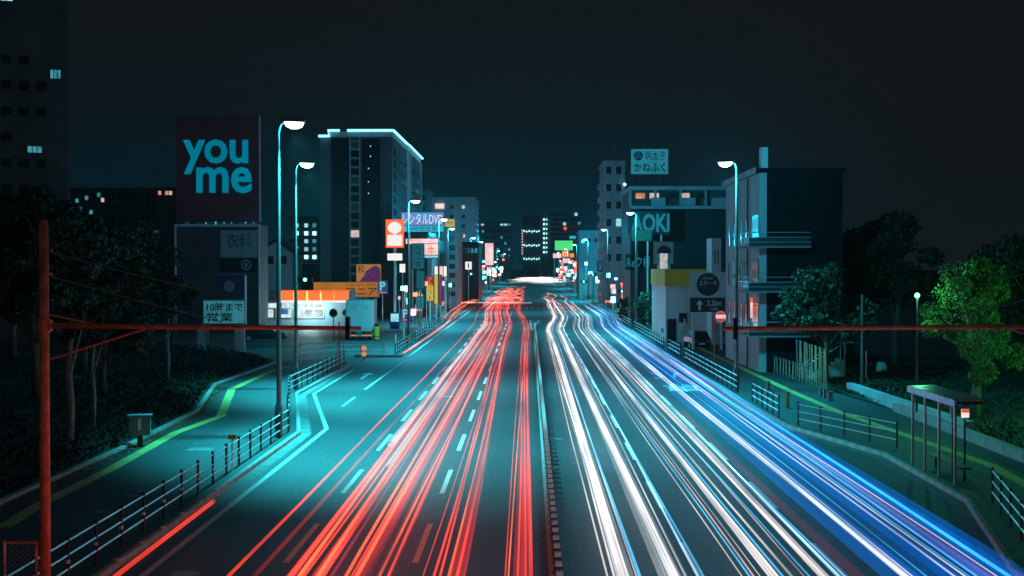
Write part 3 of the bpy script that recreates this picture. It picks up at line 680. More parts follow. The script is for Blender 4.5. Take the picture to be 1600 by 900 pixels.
# ================================================================== TREES
def tree_meshes(seed, H, cr, leaves, leaf, lm, bm, crown_base=0.35, r0=0.18):
    rng = np.random.default_rng(seed)
    mb = MB(); mb.tube([(0, 0, -0.3), (0.05, 0.02, H * 0.2), (rng.normal() * 0.15, rng.normal() * 0.15, H * 0.45), (rng.normal() * 0.3, rng.normal() * 0.3, H * 0.8)], [r0 * 1.2, r0, r0 * 0.7, r0 * 0.25], 9)
    clumps = []
    for k in range(26):
        a = rng.uniform(0, 6.28); u = rng.uniform(0, 1); z = H * (crown_base + (1 - crown_base) * rng.uniform(0.05, 0.95))
        t = (z / H - crown_base) / (1 - crown_base); rr = cr * (0.35 + 0.75 * math.sin(math.pi * min(1, t * 0.85 + 0.12))) * math.sqrt(u)
        c = Vector((rr * math.cos(a), rr * math.sin(a), z)); clumps.append((c, cr * rng.uniform(0.22, 0.42)))
        if k % 2 == 0: mb.tube([(0, 0, max(H * 0.22, z - rr * 0.9)), tuple(c * 0.5 + Vector((0, 0, (z - rr * 0.5) * 0.5))), tuple(c)], [r0 * 0.4, r0 * 0.22, 0.015], 5)
    trunk = mb.mesh('trunk', bm, True)
    n = leaves; ci = rng.integers(0, len(clumps), n)
    C_ = np.array([clumps[i][0] for i in ci]); Rr = np.array([clumps[i][1] for i in ci])
    d = rng.normal(size=(n, 3)); d /= np.linalg.norm(d, axis=1)[:, None]
    pos = C_ + d * (Rr * rng.uniform(0.35, 1.15, n) ** 0.6)[:, None] * np.array([1, 1, 0.75])
    u = rng.normal(size=(n, 3)); u /= np.linalg.norm(u, axis=1)[:, None]
    w = np.cross(u, rng.normal(size=(n, 3))); w /= np.linalg.norm(w, axis=1)[:, None]
    s = leaf * rng.uniform(0.6, 1.4, n)[:, None]
    vs = np.stack([pos - u * s, pos + w * s * 0.5, pos + u * s, pos - w * s * 0.5], 1).reshape(-1, 3)
    me = bpy.data.meshes.new('crown'); me.vertices.add(4 * n); me.vertices.foreach_set('co', vs.ravel())
    me.loops.add(4 * n); me.loops.foreach_set('vertex_index', np.arange(4 * n)); me.polygons.add(n); me.polygons.foreach_set('loop_start', np.arange(0, 4 * n, 4))
    me.materials.append(lm); me.update(calc_edges=True)
    return trunk, me
TV = [tree_meshes(3, 9, 3.4, 6500, 0.16, M_LEAF, M_BARK), tree_meshes(5, 7, 2.6, 5200, 0.15, M_LEAF, M_BARK, 0.3), tree_meshes(8, 11, 3.6, 7000, 0.17, M_LEAF, M_BARK, 0.3, 0.22)]
def tree(x, y, v, s, label, group=None, z=0.5, cat='tree'):
    t = thing('broadleaf_tree', label, cat, (x, y, z), random.uniform(0, 6.28), group); tm, cm = TV[v]
    put('trunk', tm, t); put('crown', cm, t); t.scale = (s, s, s * random.uniform(0.92, 1.08)); return t
for i, (px, Y, v, s) in enumerate(((130, 75, 0, 0.95), (190, 92, 2, 0.85), (225, 86, 1, 0.95), (55, 60, 2, 0.8), (20, 80, 0, 1.1), (268, 112, 1, 0.7), (215, 118, 2, 0.75), (160, 64, 1, 0.75))):
    tree(P(px, 400, Y).x, Y, v, s, ('dark leafy tree behind the pale leaning trunk', 'tall dark tree below the lit windows of the low apartment block', 'dark tree between the apartment block and the billboard', 'dark tree beside the rust red mast pole', 'dark tree at the foot of the tall dark tower', 'small dark tree next to the billboard legs', 'dark tree under the great sign tower', 'low dark tree at the bend of the tactile path')[i], 'dark trees on the bank', 1.2)
for i, (px, Y, v, s) in enumerate(((1235, 98, 2, 0.8), (1290, 82, 1, 0.95), (1330, 100, 0, 1.0), (1400, 95, 2, 0.9), (1620, 74, 0, 0.95), (1265, 112, 0, 1.0))):
    tree(P(px, 400, Y).x, Y, v, s, ('dark tree against the balcony apartments', 'dark tree behind the tall slat fence', 'dark tree behind the thin grey pole', 'tall dark tree near the small park lamp', 'dark tree beside the bright green one', 'dark tree behind the blank gable corner')[i], 'dark trees in the garden', 0.4)
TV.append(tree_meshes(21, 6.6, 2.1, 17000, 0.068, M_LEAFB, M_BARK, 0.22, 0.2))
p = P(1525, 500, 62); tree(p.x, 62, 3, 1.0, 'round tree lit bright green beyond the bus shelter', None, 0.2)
# pale bare trunks on the left bank
for px, py, h, r, lab in ((109, 664, 3.3, 0.13, 'pale leaning trunk standing on the dark bank'), (146, 645, 2.9, 0.07, 'thin forked trunk on the bank beside the pale leaning one'), (262, 577, 3.0, 0.09, 'slim pale trunk on the bank close to the billboard legs')):
    p = G(px, py, 1.3); t = thing('tree_trunk', lab, 'tree trunk', (p.x, p.y, 1.0))
    MB().tube([(0, 0, -0.2), (0.05, 0, h * 0.3), (-0.06, 0.05, h * 0.7), (0.06, 0, h)], [r * 1.1, r, r * 0.85, r * 0.6], 9).build('trunk', M_PALEBARK, t, smooth=True)
    MB().tube([(0, 0, h * 0.6), (0.4, 0.1, h * 1.1)], [r * 0.5, r * 0.15], 6).build('limb', M_PALEBARK, t)
# palm-like shrub at the shop front on the right and round bushes
TV.append(tree_meshes(31, 2.2, 1.5, 2600, 0.11, M_LEAF, M_BARK, 0.1, 0.08))
for px, Y, s, lab in ((975, 170, 1.7, 'round clipped shrub under the script sign'), (1000, 150, 1.6, 'bushy shrub in front of the red shop awning'), (1010, 128, 0.8, 'small shrub near the lit shop pillar')):
    x = P(px, 450, Y).x; tree(max(x, 13.4), Y, 4, s, lab, None, 0.13, 'shrub')
# grass and weeds on the banks, leaf litter by the kerbs
def scatter(name, n, fn, size, m, label, cat, seed, up=0.5):
    rng = np.random.default_rng(seed); pos = np.array([fn(rng) for _ in range(n)])
    u = rng.normal(size=(n, 3)) * np.array([1, 1, up]); u /= np.linalg.norm(u, axis=1)[:, None]
    w = np.cross(u, rng.normal(size=(n, 3))); w /= np.linalg.norm(w, axis=1)[:, None]; s = size * rng.uniform(0.5, 1.5, n)[:, None]
    vs = np.stack([pos - u * s, pos + w * s * 0.4, pos + u * s, pos - w * s * 0.4], 1).reshape(-1, 3)
    me = bpy.data.meshes.new(name); me.vertices.add(4 * n); me.vertices.foreach_set('co', vs.ravel()); me.loops.add(4 * n); me.loops.foreach_set('vertex_index', np.arange(4 * n))
    me.polygons.add(n); me.polygons.foreach_set('loop_start', np.arange(0, 4 * n, 4)); me.materials.append(m); me.update(calc_edges=True)
    return tag(put(name, me), label, cat, kind='stuff')
def eL(y): return float(np.interp(y, [-30, 52, 65, 80, 99], [-14.95, -14.9, -15.3, -17.75, -17.6]))
def eR(y): return float(np.interp(y, [-30, 66, 76, 99], [16.9, 17.0, 16.3, 16.2]))
def fL(r):
    y = r.uniform(25, 99); d = r.exponential(4) + 0.1; return (eL(y) - 0.16 - d, y, 0.2 + 1.6 * (1 - math.exp(-d / 5)) + r.uniform(0, 0.12))
def fR(r):
    y = r.uniform(28, 99); d = r.exponential(5) + 0.1; return (eR(y) + 0.3 + d, y, 0.14 + 0.5 * (1 - math.exp(-d / 6)) + r.uniform(0, 0.1))
def fK(r):
    y = r.uniform(25, 80); return (eL(y) + 0.12 + abs(r.normal()) * 0.22, y, 0.14)
scatter('grass', 16000, fL, 0.10, M_WEED, 'dark grass and weeds on the bank beside the tactile path', 'grass', 1, 1.5)
scatter('grass', 14000, fR, 0.10, M_LEAF, 'grass on the garden side behind the bus shelter', 'grass', 2, 1.5)
scatter('leaf_litter', 2600, fK, 0.045, M_LITTER, 'fallen leaves gathered along the edging kerb', 'leaves', 3, 0.2)

# ================================================================== BUILDINGS
def window_part(parent, x0, x1, z0, z1, y, m, frame=None, d=0.08, mull=0):
    frame = frame or M_CONC; f = 0.09 if (x1 - x0) > 0.9 else 0.06
    mb = MB().box(x0 - f, x0, y - d, y, z0 - f, z1 + f).box(x1, x1 + f, y - d, y, z0 - f, z1 + f).box(x0, x1, y - d, y, z1, z1 + f).box(x0 - 0.03, x1 + 0.03, y - d * 1.6, y, z0 - f, z0)
    for k in range(mull):
        c = x0 + (x1 - x0) * (k + 1) / (mull + 1); mb.box(c - 0.025, c + 0.025, y - d * 0.8, y, z0, z1)
    w = mb.build('window', frame, parent); MB().box(x0, x1, y - d * 0.45, y - 0.001, z0, z1).build('pane', m, w); return w
def side_window(parent, y0, y1, z0, z1, x, s, m, frame=None):     # on a wall that looks along x (s = +1 or -1)
    frame = frame or M_CONC; a, b = sorted((x, x + s * 0.08)); f = 0.08
    w = MB().box(a, b, y0 - f, y0, z0 - f, z1 + f).box(a, b, y1, y1 + f, z0 - f, z1 + f).box(a, b, y0, y1, z1, z1 + f).box(a, b, y0, y1, z0 - f, z0).build('window', frame, parent)
    a, b = sorted((x, x + s * 0.04)); MB().box(a, b, y0, y1, z0, z1).build('pane', m, w); return w
def bwall(parent, x0, x1, y0, y1, z1, m, name='wall', z0=0.0): return MB().box(x0, x1, y0, y1, z0, z1).build(name, m, parent)
def building(name, label, px0, py0, px1, Y, depth, m, cat='building', parapet=True, cornice_m=None):
    x0, x1, _, z1 = rect(px0, py0, px1, 500, Y); t = thing(name, label, cat, ((x0 + x1) / 2, Y, 0)); w = (x1 - x0) / 2
    bwall(t, -w, w, 0, depth, z1 - 0.6, m)
    if parapet: MB().box(-w - 0.15, w + 0.15, -0.15, depth + 0.15, z1 - 0.6, z1).build('parapet', cornice_m or m, t)
    return t, w, z1
def pxl(t, px, py, Y):      # a pixel on the face Y as local x,z of thing t
    x, z = XZ(px, py, Y); return x - t.location.x, z

# --- dark tower at the left edge
t, w, z1 = building('apartment_tower', 'very tall dark apartment tower rising behind the bank trees', -60, -420, 107, 95, 12, M_BLACKW)
t.rotation_euler = (0, 0, R(18.2)); c0 = P(107, 400, 95); t.location = (c0.x - w * math.cos(R(18.2)), 95 - w * math.sin(R(18.2)), 0)
def tw(px, py):                      # along the turned wall, measured from its right-hand edge
    return w - (107 - px) * 95 / F * 0.95, XZ(px, py, 95)[1]
for px, py, a, b, m in ((88, 117, 8, 7, WIN_T), (55, 235, 11, 5, WIN_T), (8, 2, 14, 5, WIN_B), (50, 400, 5, 3, WIN_T)):
    x0, zz = tw(px - a, py + b); x1, zt = tw(px + a, py - b); window_part(t, x0, x1, zz, zt, 0, m, M_BLACKW, 0.1, 2)
for r in range(9):
    for c in range(3):
        x0, zz = tw(4 + c * 27, 90 + r * 40)
        if (c, r) in ((1, 3), (2, 3), (2, 0)): continue
        window_part(t, x0, x0 + 0.62, zz - 0.55, zz, 0, M_GLASS, M_BLACKW, 0.06)
# --- dark apartment row behind the trees
t, w, z1 = building('apartment_block', 'low dark apartment block with a few lit windows beside the sign tower', 110, 293, 277, 240, 14, M_BLACKW)
for px, py, m in ((118, 312, WIN_T), (124, 326, WIN_T), (133, 308, WIN_T), (152, 303, WIN_T), (158, 311, WIN_P), (258, 300, WIN_W), (264, 300, WIN_P), (247, 300, WIN_W), (140, 330, WIN_T), (120, 345, WIN_T)):
    x0, zz = pxl(t, px, py, 240); window_part(t, x0, x0 + 0.55, zz - 0.5, zz + 0.2, 0, m, M_BLACKW)
for r in range(3):
    for c in range(9):
        x0, zz = pxl(t, 166 + c * 9, 302 + r * 17, 240); window_part(t, x0, x0 + 0.5, zz - 0.8, zz, 0, M_GLASS, M_BLACKW)
x0, x1, z0, z1 = rect(132, 357, 205, 388, 180); t = thing('low_shop_building', 'low shop with a pale eaves line behind the dark bank trees', 'building', ((x0 + x1) / 2, 180, 0)); w = (x1 - x0) / 2
bwall(t, -w, w, 0, 12, z1 - 0.25, M_CONCD); MB().box(-w - 0.4, w + 0.4, -0.6, 12, z1 - 0.25, z1).build('eaves', M_WHITE, t)
for k in range(6): window_part(t, -w + 0.3 + k * 0.95, -w + 0.95 + k * 0.95, z1 - 1.7, z1 - 0.7, 0, WIN_T if k in (2, 4) else M_GLASS, M_CONCD)
# --- mall with the great sign tower
Y = 150
x0, x1, z0, z1 = rect(275, 180, 405, 345, Y)
t = thing('sign_tower', 'huge dark maroon rooftop sign tower with big pale letters you me', 'sign', ((x0 + x1) / 2, Y, rect(275, 345, 405, 352, Y)[2])); w = (x1 - x0) / 2; bz = t.location.z; H_ = z1 - bz
MB().box(-w, w, 0, 1.2, 0.4, H_).build('sign_panel', M_MAROON, t)
MB().box(w, w + 0.08, -0.02, 0.1, 0.4, H_).build('edge_trim', M_WHITE, t)
for sx in (-0.8, 0, 0.8): MB().box(sx * w - 0.2, sx * w + 0.2, 0.5, 0.9, 0, 0.4).build('post', M_STEEL, t)
for s_, a in (('you', (286, 218, 388, 272)), ('me', (307, 261, 394, 302))):
    xa, xb, za, zb = rect(*a, Y); lettering(s_, xa - t.location.x, xb - t.location.x, za - bz, zb - bz, -0.01, glow('floodlit letters glow', (0.0, 0.20, 0.30), 0.95, 'NONE', var=0.15, scale=0.2), t, 0.022, 0.12)  # letters glow in place of the floodlight that falls on them
x0, x1, z0, z1 = rect(275, 351, 405, 430, Y)
t = thing('shopping_centre', 'shopping centre wall with a pale border frame under the great sign tower', 'building', ((x0 + x1) / 2, Y, 0)); w = (x1 - x0) / 2
bwall(t, -w, w, 0, 5, z1, M_BLACKW)
MB().box(-w - 0.1, w + 0.1, -0.25, -0.01, z1 - 0.22, z1 + 0.06).box(-w - 0.1, -w + 0.06, -0.25, -0.01, 0, z1 - 0.22).box(w - 0.06, w + 0.1, -0.25, -0.01, 0, z1 - 0.22).build('border_frame', M_WHITE, t)
for px, a in ((316, 4), (330, 6), (345, 3), (358, 2), (376, 7), (312, 2)):
    x, z = pxl(t, px, 351, Y); MB().box(x - a * 0.05, x + a * 0.05, 0.5, 1.2, z1, z1 + 0.45 + 0.1 * (a % 3)).build('rooftop_unit', M_STEEL, t)
a = pxl(t, 345, 402, Y); b = pxl(t, 403, 360, Y); MB().box(a[0], b[0], -0.15, -0.01, a[1], b[1]).build('wall_panel', M_CONC, t)
lettering('衣料', a[0] + 0.6, b[0] - 0.6, a[1] + 1.0, b[1] - 0.3, -0.15, M_BLACKW, t)
a = pxl(t, 345, 425, Y); b = pxl(t, 403, 404, Y); MB().box(a[0], b[0], -0.15, -0.01, a[1], b[1]).build('wall_panel', M_DARKW, t)
cx, cz = pxl(t, 385, 414, Y)
for r_, m in ((0.55, M_CONC), (0.4, M_DARKW), (0.22, M_CONC)): MB().disc((cx, -0.16 - (0.6 - r_) * 0.1, cz), r_, 0.04, 'y', 24).build('roundel', m, t)
# --- billboard on two legs
Y = 106
x0, x1, z0, z1 = rect(318, 470, 383, 505, Y); t = thing('billboard', 'white two-tier billboard on two thick legs at the end of the bank', 'billboard', ((x0 + x1) / 2, Y, 0)); w = (x1 - x0) / 2
MB().box(-w, w, 0, 0.35, z0, z1).build('panel', glow('billboard face glow', (0.035, 0.22, 0.27), 0.85, 'NONE', var=0.3, scale=0.8), t); MB().box(-w - 0.06, w + 0.06, 0.02, 0.4, z1, z1 + 0.1).build('frame_bar', M_STEEL, t); MB().box(-w - 0.06, w + 0.06, 0.02, 0.4, z0 - 0.1, z0).build('frame_bar', M_STEEL, t)  # teal light on the board face put in as a dim glow
lettering('10時まで', -w + 0.25, w - 0.15, (z0 + z1) / 2 + 0.05, z1 - 0.15, 0, M_BLACK, t, 0.012); lettering('営業', -w + 0.25, w - 0.9, z0 + 0.1, (z0 + z1) / 2 - 0.05, 0, M_BLACK, t, 0.012)
xa, xb, za, zb = rect(338, 431, 382, 464, Y); xa -= t.location.x; xb -= t.location.x
MB().box(xa, xb, 0, 0.3, za, zb).build('picture_panel', M_NAVY, t); MB().ball(((xa + xb) / 2 - 0.1, -0.0, (za + zb) / 2), 0.42, 14).build('picture', M_CONC, t).scale = (1, 0.12, 1)
MB().box(xb, xb + 0.09, -0.05, 0.35, z0, zb).build('pale_edge', M_LETTER, t)  # plain white strip along the right-hand edge
MB().tube([(xa, 0.1, zb + 0.1), (xb + 0.1, 0.1, zb + 0.1)], 0.05, 6).build('top_rail', M_STEEL, t)
for px, q in ((314, 0.28), (374, 0.38)):
    x, z = pxl(t, px, 500, Y); MB().box(x - q, x + q, 0.05, 0.3, 0, z0 - 0.1).build('leg', M_WHITE, t)
x, z = pxl(t, 320, 540, Y); MB().box(x, x + 0.3, -0.02, 0.04, 1.0, 2.2).build('meter_box', M_CONC, t)
# --- gabled house
Y = 205
x0, x1, z0, z1 = rect(404, 395, 457, 440, Y); t = thing('gabled_house', 'white gabled house beside the lit apartment block', 'house', ((x0 + x1) / 2, Y, 0)); w = (x1 - x0) / 2; zr = XZ(430, 378, Y)[1]
MB().prism_y([(-w, 0), (w, 0), (w, z1), (0, zr), (-w, z1)], 0, 9).build('wall', M_WHITE, t)
MB().prism_y([(-w - 0.4, z1 - 0.15), (0, zr + 0.1), (w + 0.4, z1 - 0.15), (w + 0.4, z1 + 0.1), (0, zr + 0.4), (-w - 0.4, z1 + 0.1)], -0.4, 9.4).build('roof', M_DARKW, t)
for sx in (-1.2, 0.7): window_part(t, sx, sx + 0.9, z1 - 1.6, z1 - 0.5, 0, M_GLASS)
# --- apartment block with bright corridor lamps
t, w, z1 = building('corridor_apartments', 'apartment block with columns of bright white corridor lamps', 452, 338, 498, 225, 12, M_CONCD)
for r in range(7):
    zz = z1 - 1.6 - r * 1.25
    MB().box(-w, w, -0.5, -0.01, zz - 0.75, zz - 0.2).build('balcony', M_CONC, t)
    for c, m in ((0.25, WIN_B), (0.58, WIN_B), (0.86, WIN_T)):
        if random.random() < 0.85: MB().box(-w + 2 * w * c - 0.28, -w + 2 * w * c + 0.28, -0.12, -0.002, zz - 0.15, zz + 0.45).build('corridor_lamp', DOT if (r + int(c * 10)) % 3 == 0 else m, t)
# --- long low games hall with blue and maroon bands
x0, x1, z0, z1 = rect(432, 412, 622, 440, 215); t = thing('games_hall', 'long low hall with blue and maroon facade bands below the hotel', 'building', ((x0 + x1) / 2, 215, 0)); w = (x1 - x0) / 2
bwall(t, -w, w, 0, 5, z0, M_DARKW); hz = (z0 + z1) / 2
MB().box(-w, w, -0.1, 5, hz, z1).build('blue_band', M_NAVY, t); MB().box(-w, w, -0.1, 5, z0, hz - 0.02).build('maroon_band', mat('maroon band', (0.30, 0.02, 0.05), 0.6), t)
MB().box(-w - 0.1, w + 0.1, -0.2, 5.1, z1, z1 + 0.12).build('coping', M_WHITE, t)
a = pxl(t, 505, 441, 215); b = pxl(t, 523, 434, 215); MB().box(a[0], b[0], -0.25, -0.11, a[1], b[1]).build('lit_panel', SIGN_Y, t)
# --- hotel with neon roof outline
Y = 205
x0 = P(500, 400, Y).x; x1 = P(613, 400, Y).x; zt = XZ(560, 214, Y)[1]; DEP = 53
t = thing('hotel', 'tall dark hotel with a glowing cyan line around its roof', 'building', ((x0 + x1) / 2, Y, 0)); w = (x1 - x0) / 2
bwall(t, -w, w, 0, DEP, zt, M_CONCD)
def hp(px0, px1, py0, m, name, y=-0.12):
    a = pxl(t, px0, 480, Y); b = pxl(t, px1, py0, Y); return MB().box(a[0], b[0], y, -0.002, 0.0, b[1]).build(name, m, t)
hp(518, 545, 217, M_DARKW, 'dark_panel'); hp(566, 594, 217, M_DARKW, 'dark_panel'); 
MB().box(-w - 0.1, w + 0.1, -0.2, DEP + 0.1, zt, zt + 0.35).build('coping', M_WHITE, t)
a = pxl(t, 548, 480, Y)[0]; b = pxl(t, 562, 480, Y)[0]
MB().box(a - 0.12, a - 0.02, -0.3, -0.002, 0, zt).build('mullion', M_WHITE, t); MB().box(b + 0.02, b + 0.12, -0.3, -0.002, 0, zt).build('mullion', M_WHITE, t)
for k in range(16):
    zz = zt - 1.1 - k * 1.28
    if zz > 1: window_part(t, a + 0.05, b - 0.05, zz - 0.55, zz + 0.45, 0, WIN_P if k == 10 else (mat('green pane', (0.05, 0.16, 0.12), 0.3) if k in (0, 4, 7) else M_GLASS), M_WHITE, 0.14)
for k in range(18):
    px, py = 576 + random.choice((0, 0, 3)), 228 + k * 9 + random.uniform(-3, 3); x, z = pxl(t, px, py, Y)
    if k % 2 == 0 and k < 10: MB().box(x - 0.05, x + 0.05, -0.16, -0.121, z, z + 0.1).build('stair_light', DOT, t)
# road-facing side: bands of dark windows between pale piers
for k in range(14):
    z = zt - 1.4 - k * 1.75
    if z < 2: break
    MB().box(w, w + 0.10, 2.5, DEP - 1, z - 1.15, z).build('window_band', M_DARKW, t)
    for y in np.arange(4, DEP - 3, 3.2):
        if 24 < y < 30: continue
        if k < 6 or random.random() < 0.35: side_window(t, y, y + 1.6, z - 0.95, z - 0.2, w + 0.10, 1, WIN_T if random.random() < 0.06 else M_GLASS)
MB().box(w, w + 0.35, 24, 29.5, 0, zt).build('pier', M_WHITE, t); MB().box(w, w + 0.3, DEP - 1.2, DEP, 0, zt).build('pier', M_WHITE, t)
def neon(pts): MB().tube(pts, 0.16, 8).build('neon_tube', NEON, t)
nz = XZ(560, 204, Y)[1]; nl = pxl(t, 512, 204, Y)
MB().box(nl[0], w + 0.1, -0.15, DEP, zt + 0.35, nz - 0.15).build('neon_backing', M_CONC, t)
neon([(pxl(t, 498, 213, Y)[0], -0.3, zt + 0.1), (pxl(t, 515, 213, Y)[0], -0.3, zt + 0.1), (pxl(t, 513, 204, Y)[0], -0.3, nz), (pxl(t, 531, 204, Y)[0], -0.3, nz)])
neon([(pxl(t, 543, 204, Y)[0], -0.3, nz), (w + 0.2, -0.3, nz), (w + 0.3, 23, nz)]); neon([(w + 0.4, 24.5, nz), (w + 0.4, DEP, nz)])
# --- shop with the orange lit fascia
Y = 165
x0, x1, z0, z1 = rect(418, 470, 545, 500, Y); t = thing('corner_shop', 'brightly lit shop with a glowing orange fascia behind the truck', 'shop', ((x0 + x1) / 2, Y, 0)); w = (x1 - x0) / 2
zf0, zf1 = XZ(500, 472, Y)[1], XZ(500, 455, Y)[1]
bwall(t, -w, w, 0, 10, zf1, M_CONCD); a = pxl(t, 440, 460, Y)[0]
MB().box(a, w, -0.9, -0.01, zf0 + 0.22, zf1).build('fascia', glow('orange fascia', (1.0, 0.19, 0.045), 1.1), t); MB().box(a - 0.1, w + 0.1, -1.0, -0.01, zf1, zf1 + 0.12).build('fascia_top', SIGN_R, t); MB().box(a, w, -0.95, -0.01, zf0 - 0.05, zf0 + 0.22).build('light_strip', SIGN_W, t)
for k in range(4): x = a + (w - a) * (k + 1) / 5; MB().box(x - 0.05, x + 0.05, -0.93, -0.9, zf0 + 0.22, zf1).build('fascia_joint', M_ORANGE, t)
for px0, px1, py0, py1 in ((419, 438, 474, 481), (441, 456, 474, 481), (462, 482, 474, 481), (484, 504, 474, 481), (418, 427, 483, 496), (432, 455, 483, 496), (460, 505, 483, 496)):
    p0 = pxl(t, px0, py1, Y); p1 = pxl(t, px1, py0, Y); window_part(t, p0[0], p1[0], p0[1], p1[1], 0, SHOPWIN, M_STEEL, 0.08, 2 if px1 - px0 > 20 else 0)
p0 = pxl(t, 438, 491, Y); MB().box(p0[0], p0[0] + 0.9, -0.1, -0.04, p0[1], p0[1] + 0.6).build('poster', M_NAVY, t)
point('shop_light', (0.5, -1.6, zf0 - 0.3), 2200, (0.55, 0.95, 1.0), 0.5, t)
# --- orange shop banner and food picture
def banner(name, label, rc, Y, m, texts, cat='sign', leg=True, d=0.3, lm=M_BLACK):
    x0, x1, z0, z1 = rect(*rc, Y); t = thing(name, label, cat, ((x0 + x1) / 2, Y, 0)); w = (x1 - x0) / 2
    MB().box(-w, w, 0, d, z0, z1).build('panel', m, t); MB().box(-w - 0.07, w + 0.07, 0.04, d + 0.04, z1, z1 + 0.07).box(-w - 0.07, w + 0.07, 0.04, d + 0.04, z0 - 0.07, z0).box(-w - 0.07, -w, 0.04, d + 0.04, z0, z1).box(w, w + 0.07, 0.04, d + 0.04, z0, z1).build('frame', M_POST, t)
    if leg:
        for sx in ((-0.6, 0.6) if w > 0.9 else (0,)): MB().box(sx * w - 0.08, sx * w + 0.08, 0.08, d - 0.02, 0, z0 - 0.07).build('post', M_STEEL, t)
    for s_, u0, u1, v0, v1, *r in texts:
        lettering(s_, -w + 2 * w * u0, -w + 2 * w * u1, z0 + (z1 - z0) * v0, z0 + (z1 - z0) * v1, 0, r[0] if r else lm, t, r[1] if len(r) > 1 else 0.0, 0.03, stack='\n' in s_)
    return t, w, z0, z1
banner('shop_banner', 'long orange shop banner with heavy black characters behind the truck', (490, 441, 592, 464), 172, glow('banner orange', (0.55, 0.20, 0.035), 0.75, 'NONE', var=0.2, scale=0.5), (('マニア', 0.5, 0.97, 0.1, 0.62, M_BLACK, 0.01), ('ワンダフルワンダフル', 0.48, 0.95, 0.70, 0.95), ('インテリア', 0.05, 0.4, 0.2, 0.5)))
t, w, z0, z1 = banner('food_picture_sign', 'orange sign with a purple grape-like picture above the shop banner', (557, 413, 595, 440), 172, glow('picture orange', (0.50, 0.22, 0.07), 0.7, 'NONE'), (('和', 0.05, 0.3, 0.5, 0.95),), leg=True)
rng = random.Random(4); MP = glow('purple picture', (0.20, 0.05, 0.22), 0.6, 'NONE', var=0.7, scale=6)
pts = [(-0.5 + 1.0 * a, b) for a, b in ((0.12, 0.0), (0.3, 0.3), (0.38, 0.6), (0.55, 0.75), (0.78, 0.95), (0.95, 0.8), (1.0, 0.3), (0.97, 0.0))]
MB().prism_y([(x * 2 * w, z0 + z * (z1 - z0) * 0.98 + 0.02) for x, z in pts], -0.03, 0.0).build('picture', MP, t)
# --- tall white pylon with the lit orange shell-shaped sign
Y = 166; x, _ = XZ(617, 400, Y)
t = thing('fuel_pylon', 'tall white pylon with a glowing red and orange square sign', 'pylon', (x, Y, 0))
z = lambda py: XZ(617, py, Y)[1]
MB().box(-0.14, 0.14, -0.12, 0.12, 0, z(384)).build('pole', M_WHITE, t)
MB().box(-0.95, 0.95, -0.25, 0.25, z(386), z(344)).build('sign_box', glow('pylon orange', (1.0, 0.15, 0.03), 1.3), t)
MB().box(-1.05, 1.05, -0.2, 0.2, z(387), z(343)).build('red_edge', SIGN_R, t)
MB().box(-0.88, 0.88, -0.28, -0.251, z(384), z(367)).build('white_panel', SIGN_W, t)
sh = [(0, z(346))] + [(0.8 * math.cos(a), (z(346) + z(366)) / 2 + 0.66 * math.sin(a)) for a in np.linspace(1.1, -1.2, 9)] + [(0, z(367) + 0.02)] + [(-0.8 * math.cos(a), (z(346) + z(366)) / 2 + 0.66 * math.sin(a)) for a in np.linspace(-1.2, 1.1, 9)]
MB().prism_y(sh, -0.31, -0.252).build('emblem', SIGN_W, t)
MB().box(-0.85, 0.85, -0.2, 0.2, z(407), z(396)).build('price_panel', SIGN_W, t)
x2, z2 = XZ(627, 419, Y); t = thing('hanging_lightbox', 'small white lightbox beside the tall white pylon', 'sign', (x2, Y + 1.5, 0))
MB().box(-0.32, 0.32, -0.1, 0.1, z2 - 0.5, z2 + 0.5).build('panel', SIGN_W, t); MB().tube([(0, 0.2, 0), (0, 0.2, z2)], 0.05, 8).build('post', M_STEEL, t)
# --- rental video sign and the signs under it
TCY = glow('sign text white', (0.80, 0.85, 0.88), 1.0, 'NONE'); TNV = glow('sign text navy', (0.01, 0.10, 0.22), 0.5, 'NONE')
banner('rental_video_sign', 'wide blue and magenta lit rental video sign', (627, 332, 693, 352), 190, SIGN_B, (('レンタルDVD', 0.04, 0.98, 0.08, 0.95, TCY),), leg=True)
banner('opening_hours_sign', 'cyan lit strip sign reading the all-day opening hours', (629, 353, 693, 362), 189.5, SIGN_C, (('24時間営業', 0.1, 0.85, 0.1, 0.9, TNV),), leg=False)
banner('red_lit_sign', 'red and white lit sign under the rental video sign', (634, 373, 686, 381), 188, SIGN_P, (), leg=True)
banner('pink_lit_sign', 'pink and white lit square sign below the rental video sign', (662, 381, 686, 399), 187.5, SIGN_P, (('本', 0.2, 0.8, 0.1, 0.8, SIGN_R),), leg=False)
banner('strip_sign', 'small cyan strip sign under the pink lit sign', (663, 399, 685, 403), 187.3, SIGN_C, (('SESSION', 0.05, 0.95, 0.15, 0.85, TCY),), leg=False)
banner('noodle_sign', 'tall dim teal sign with brushed characters', (645, 381, 662, 420), 160, SIGN_D, (('ん\nぺ\n一\n茶', 0.22, 0.78, 0.05, 0.95, M_BLACK),))
banner('udon_sign', 'narrow teal sign with flowing kana below the brushed characters', (651, 424, 663, 451), 158, SIGN_D, (('う\nど\nん', 0.2, 0.8, 0.06, 0.94, TNV),))
banner('menu_sign', 'small teal menu board low on the shop front', (652, 464, 662, 481), 156, glow('menu teal', (0.02, 0.22, 0.30), 0.8, 'NONE'), (('小\n唄', 0.2, 0.8, 0.1, 0.9, TNV),))
banner('software_sign', 'tall yellow sign with red head and black kana', (667, 446, 677, 470), 175, SIGN_Y, (('ソ\nフ\nト', 0.2, 0.8, 0.04, 0.96, M_BLACK),))
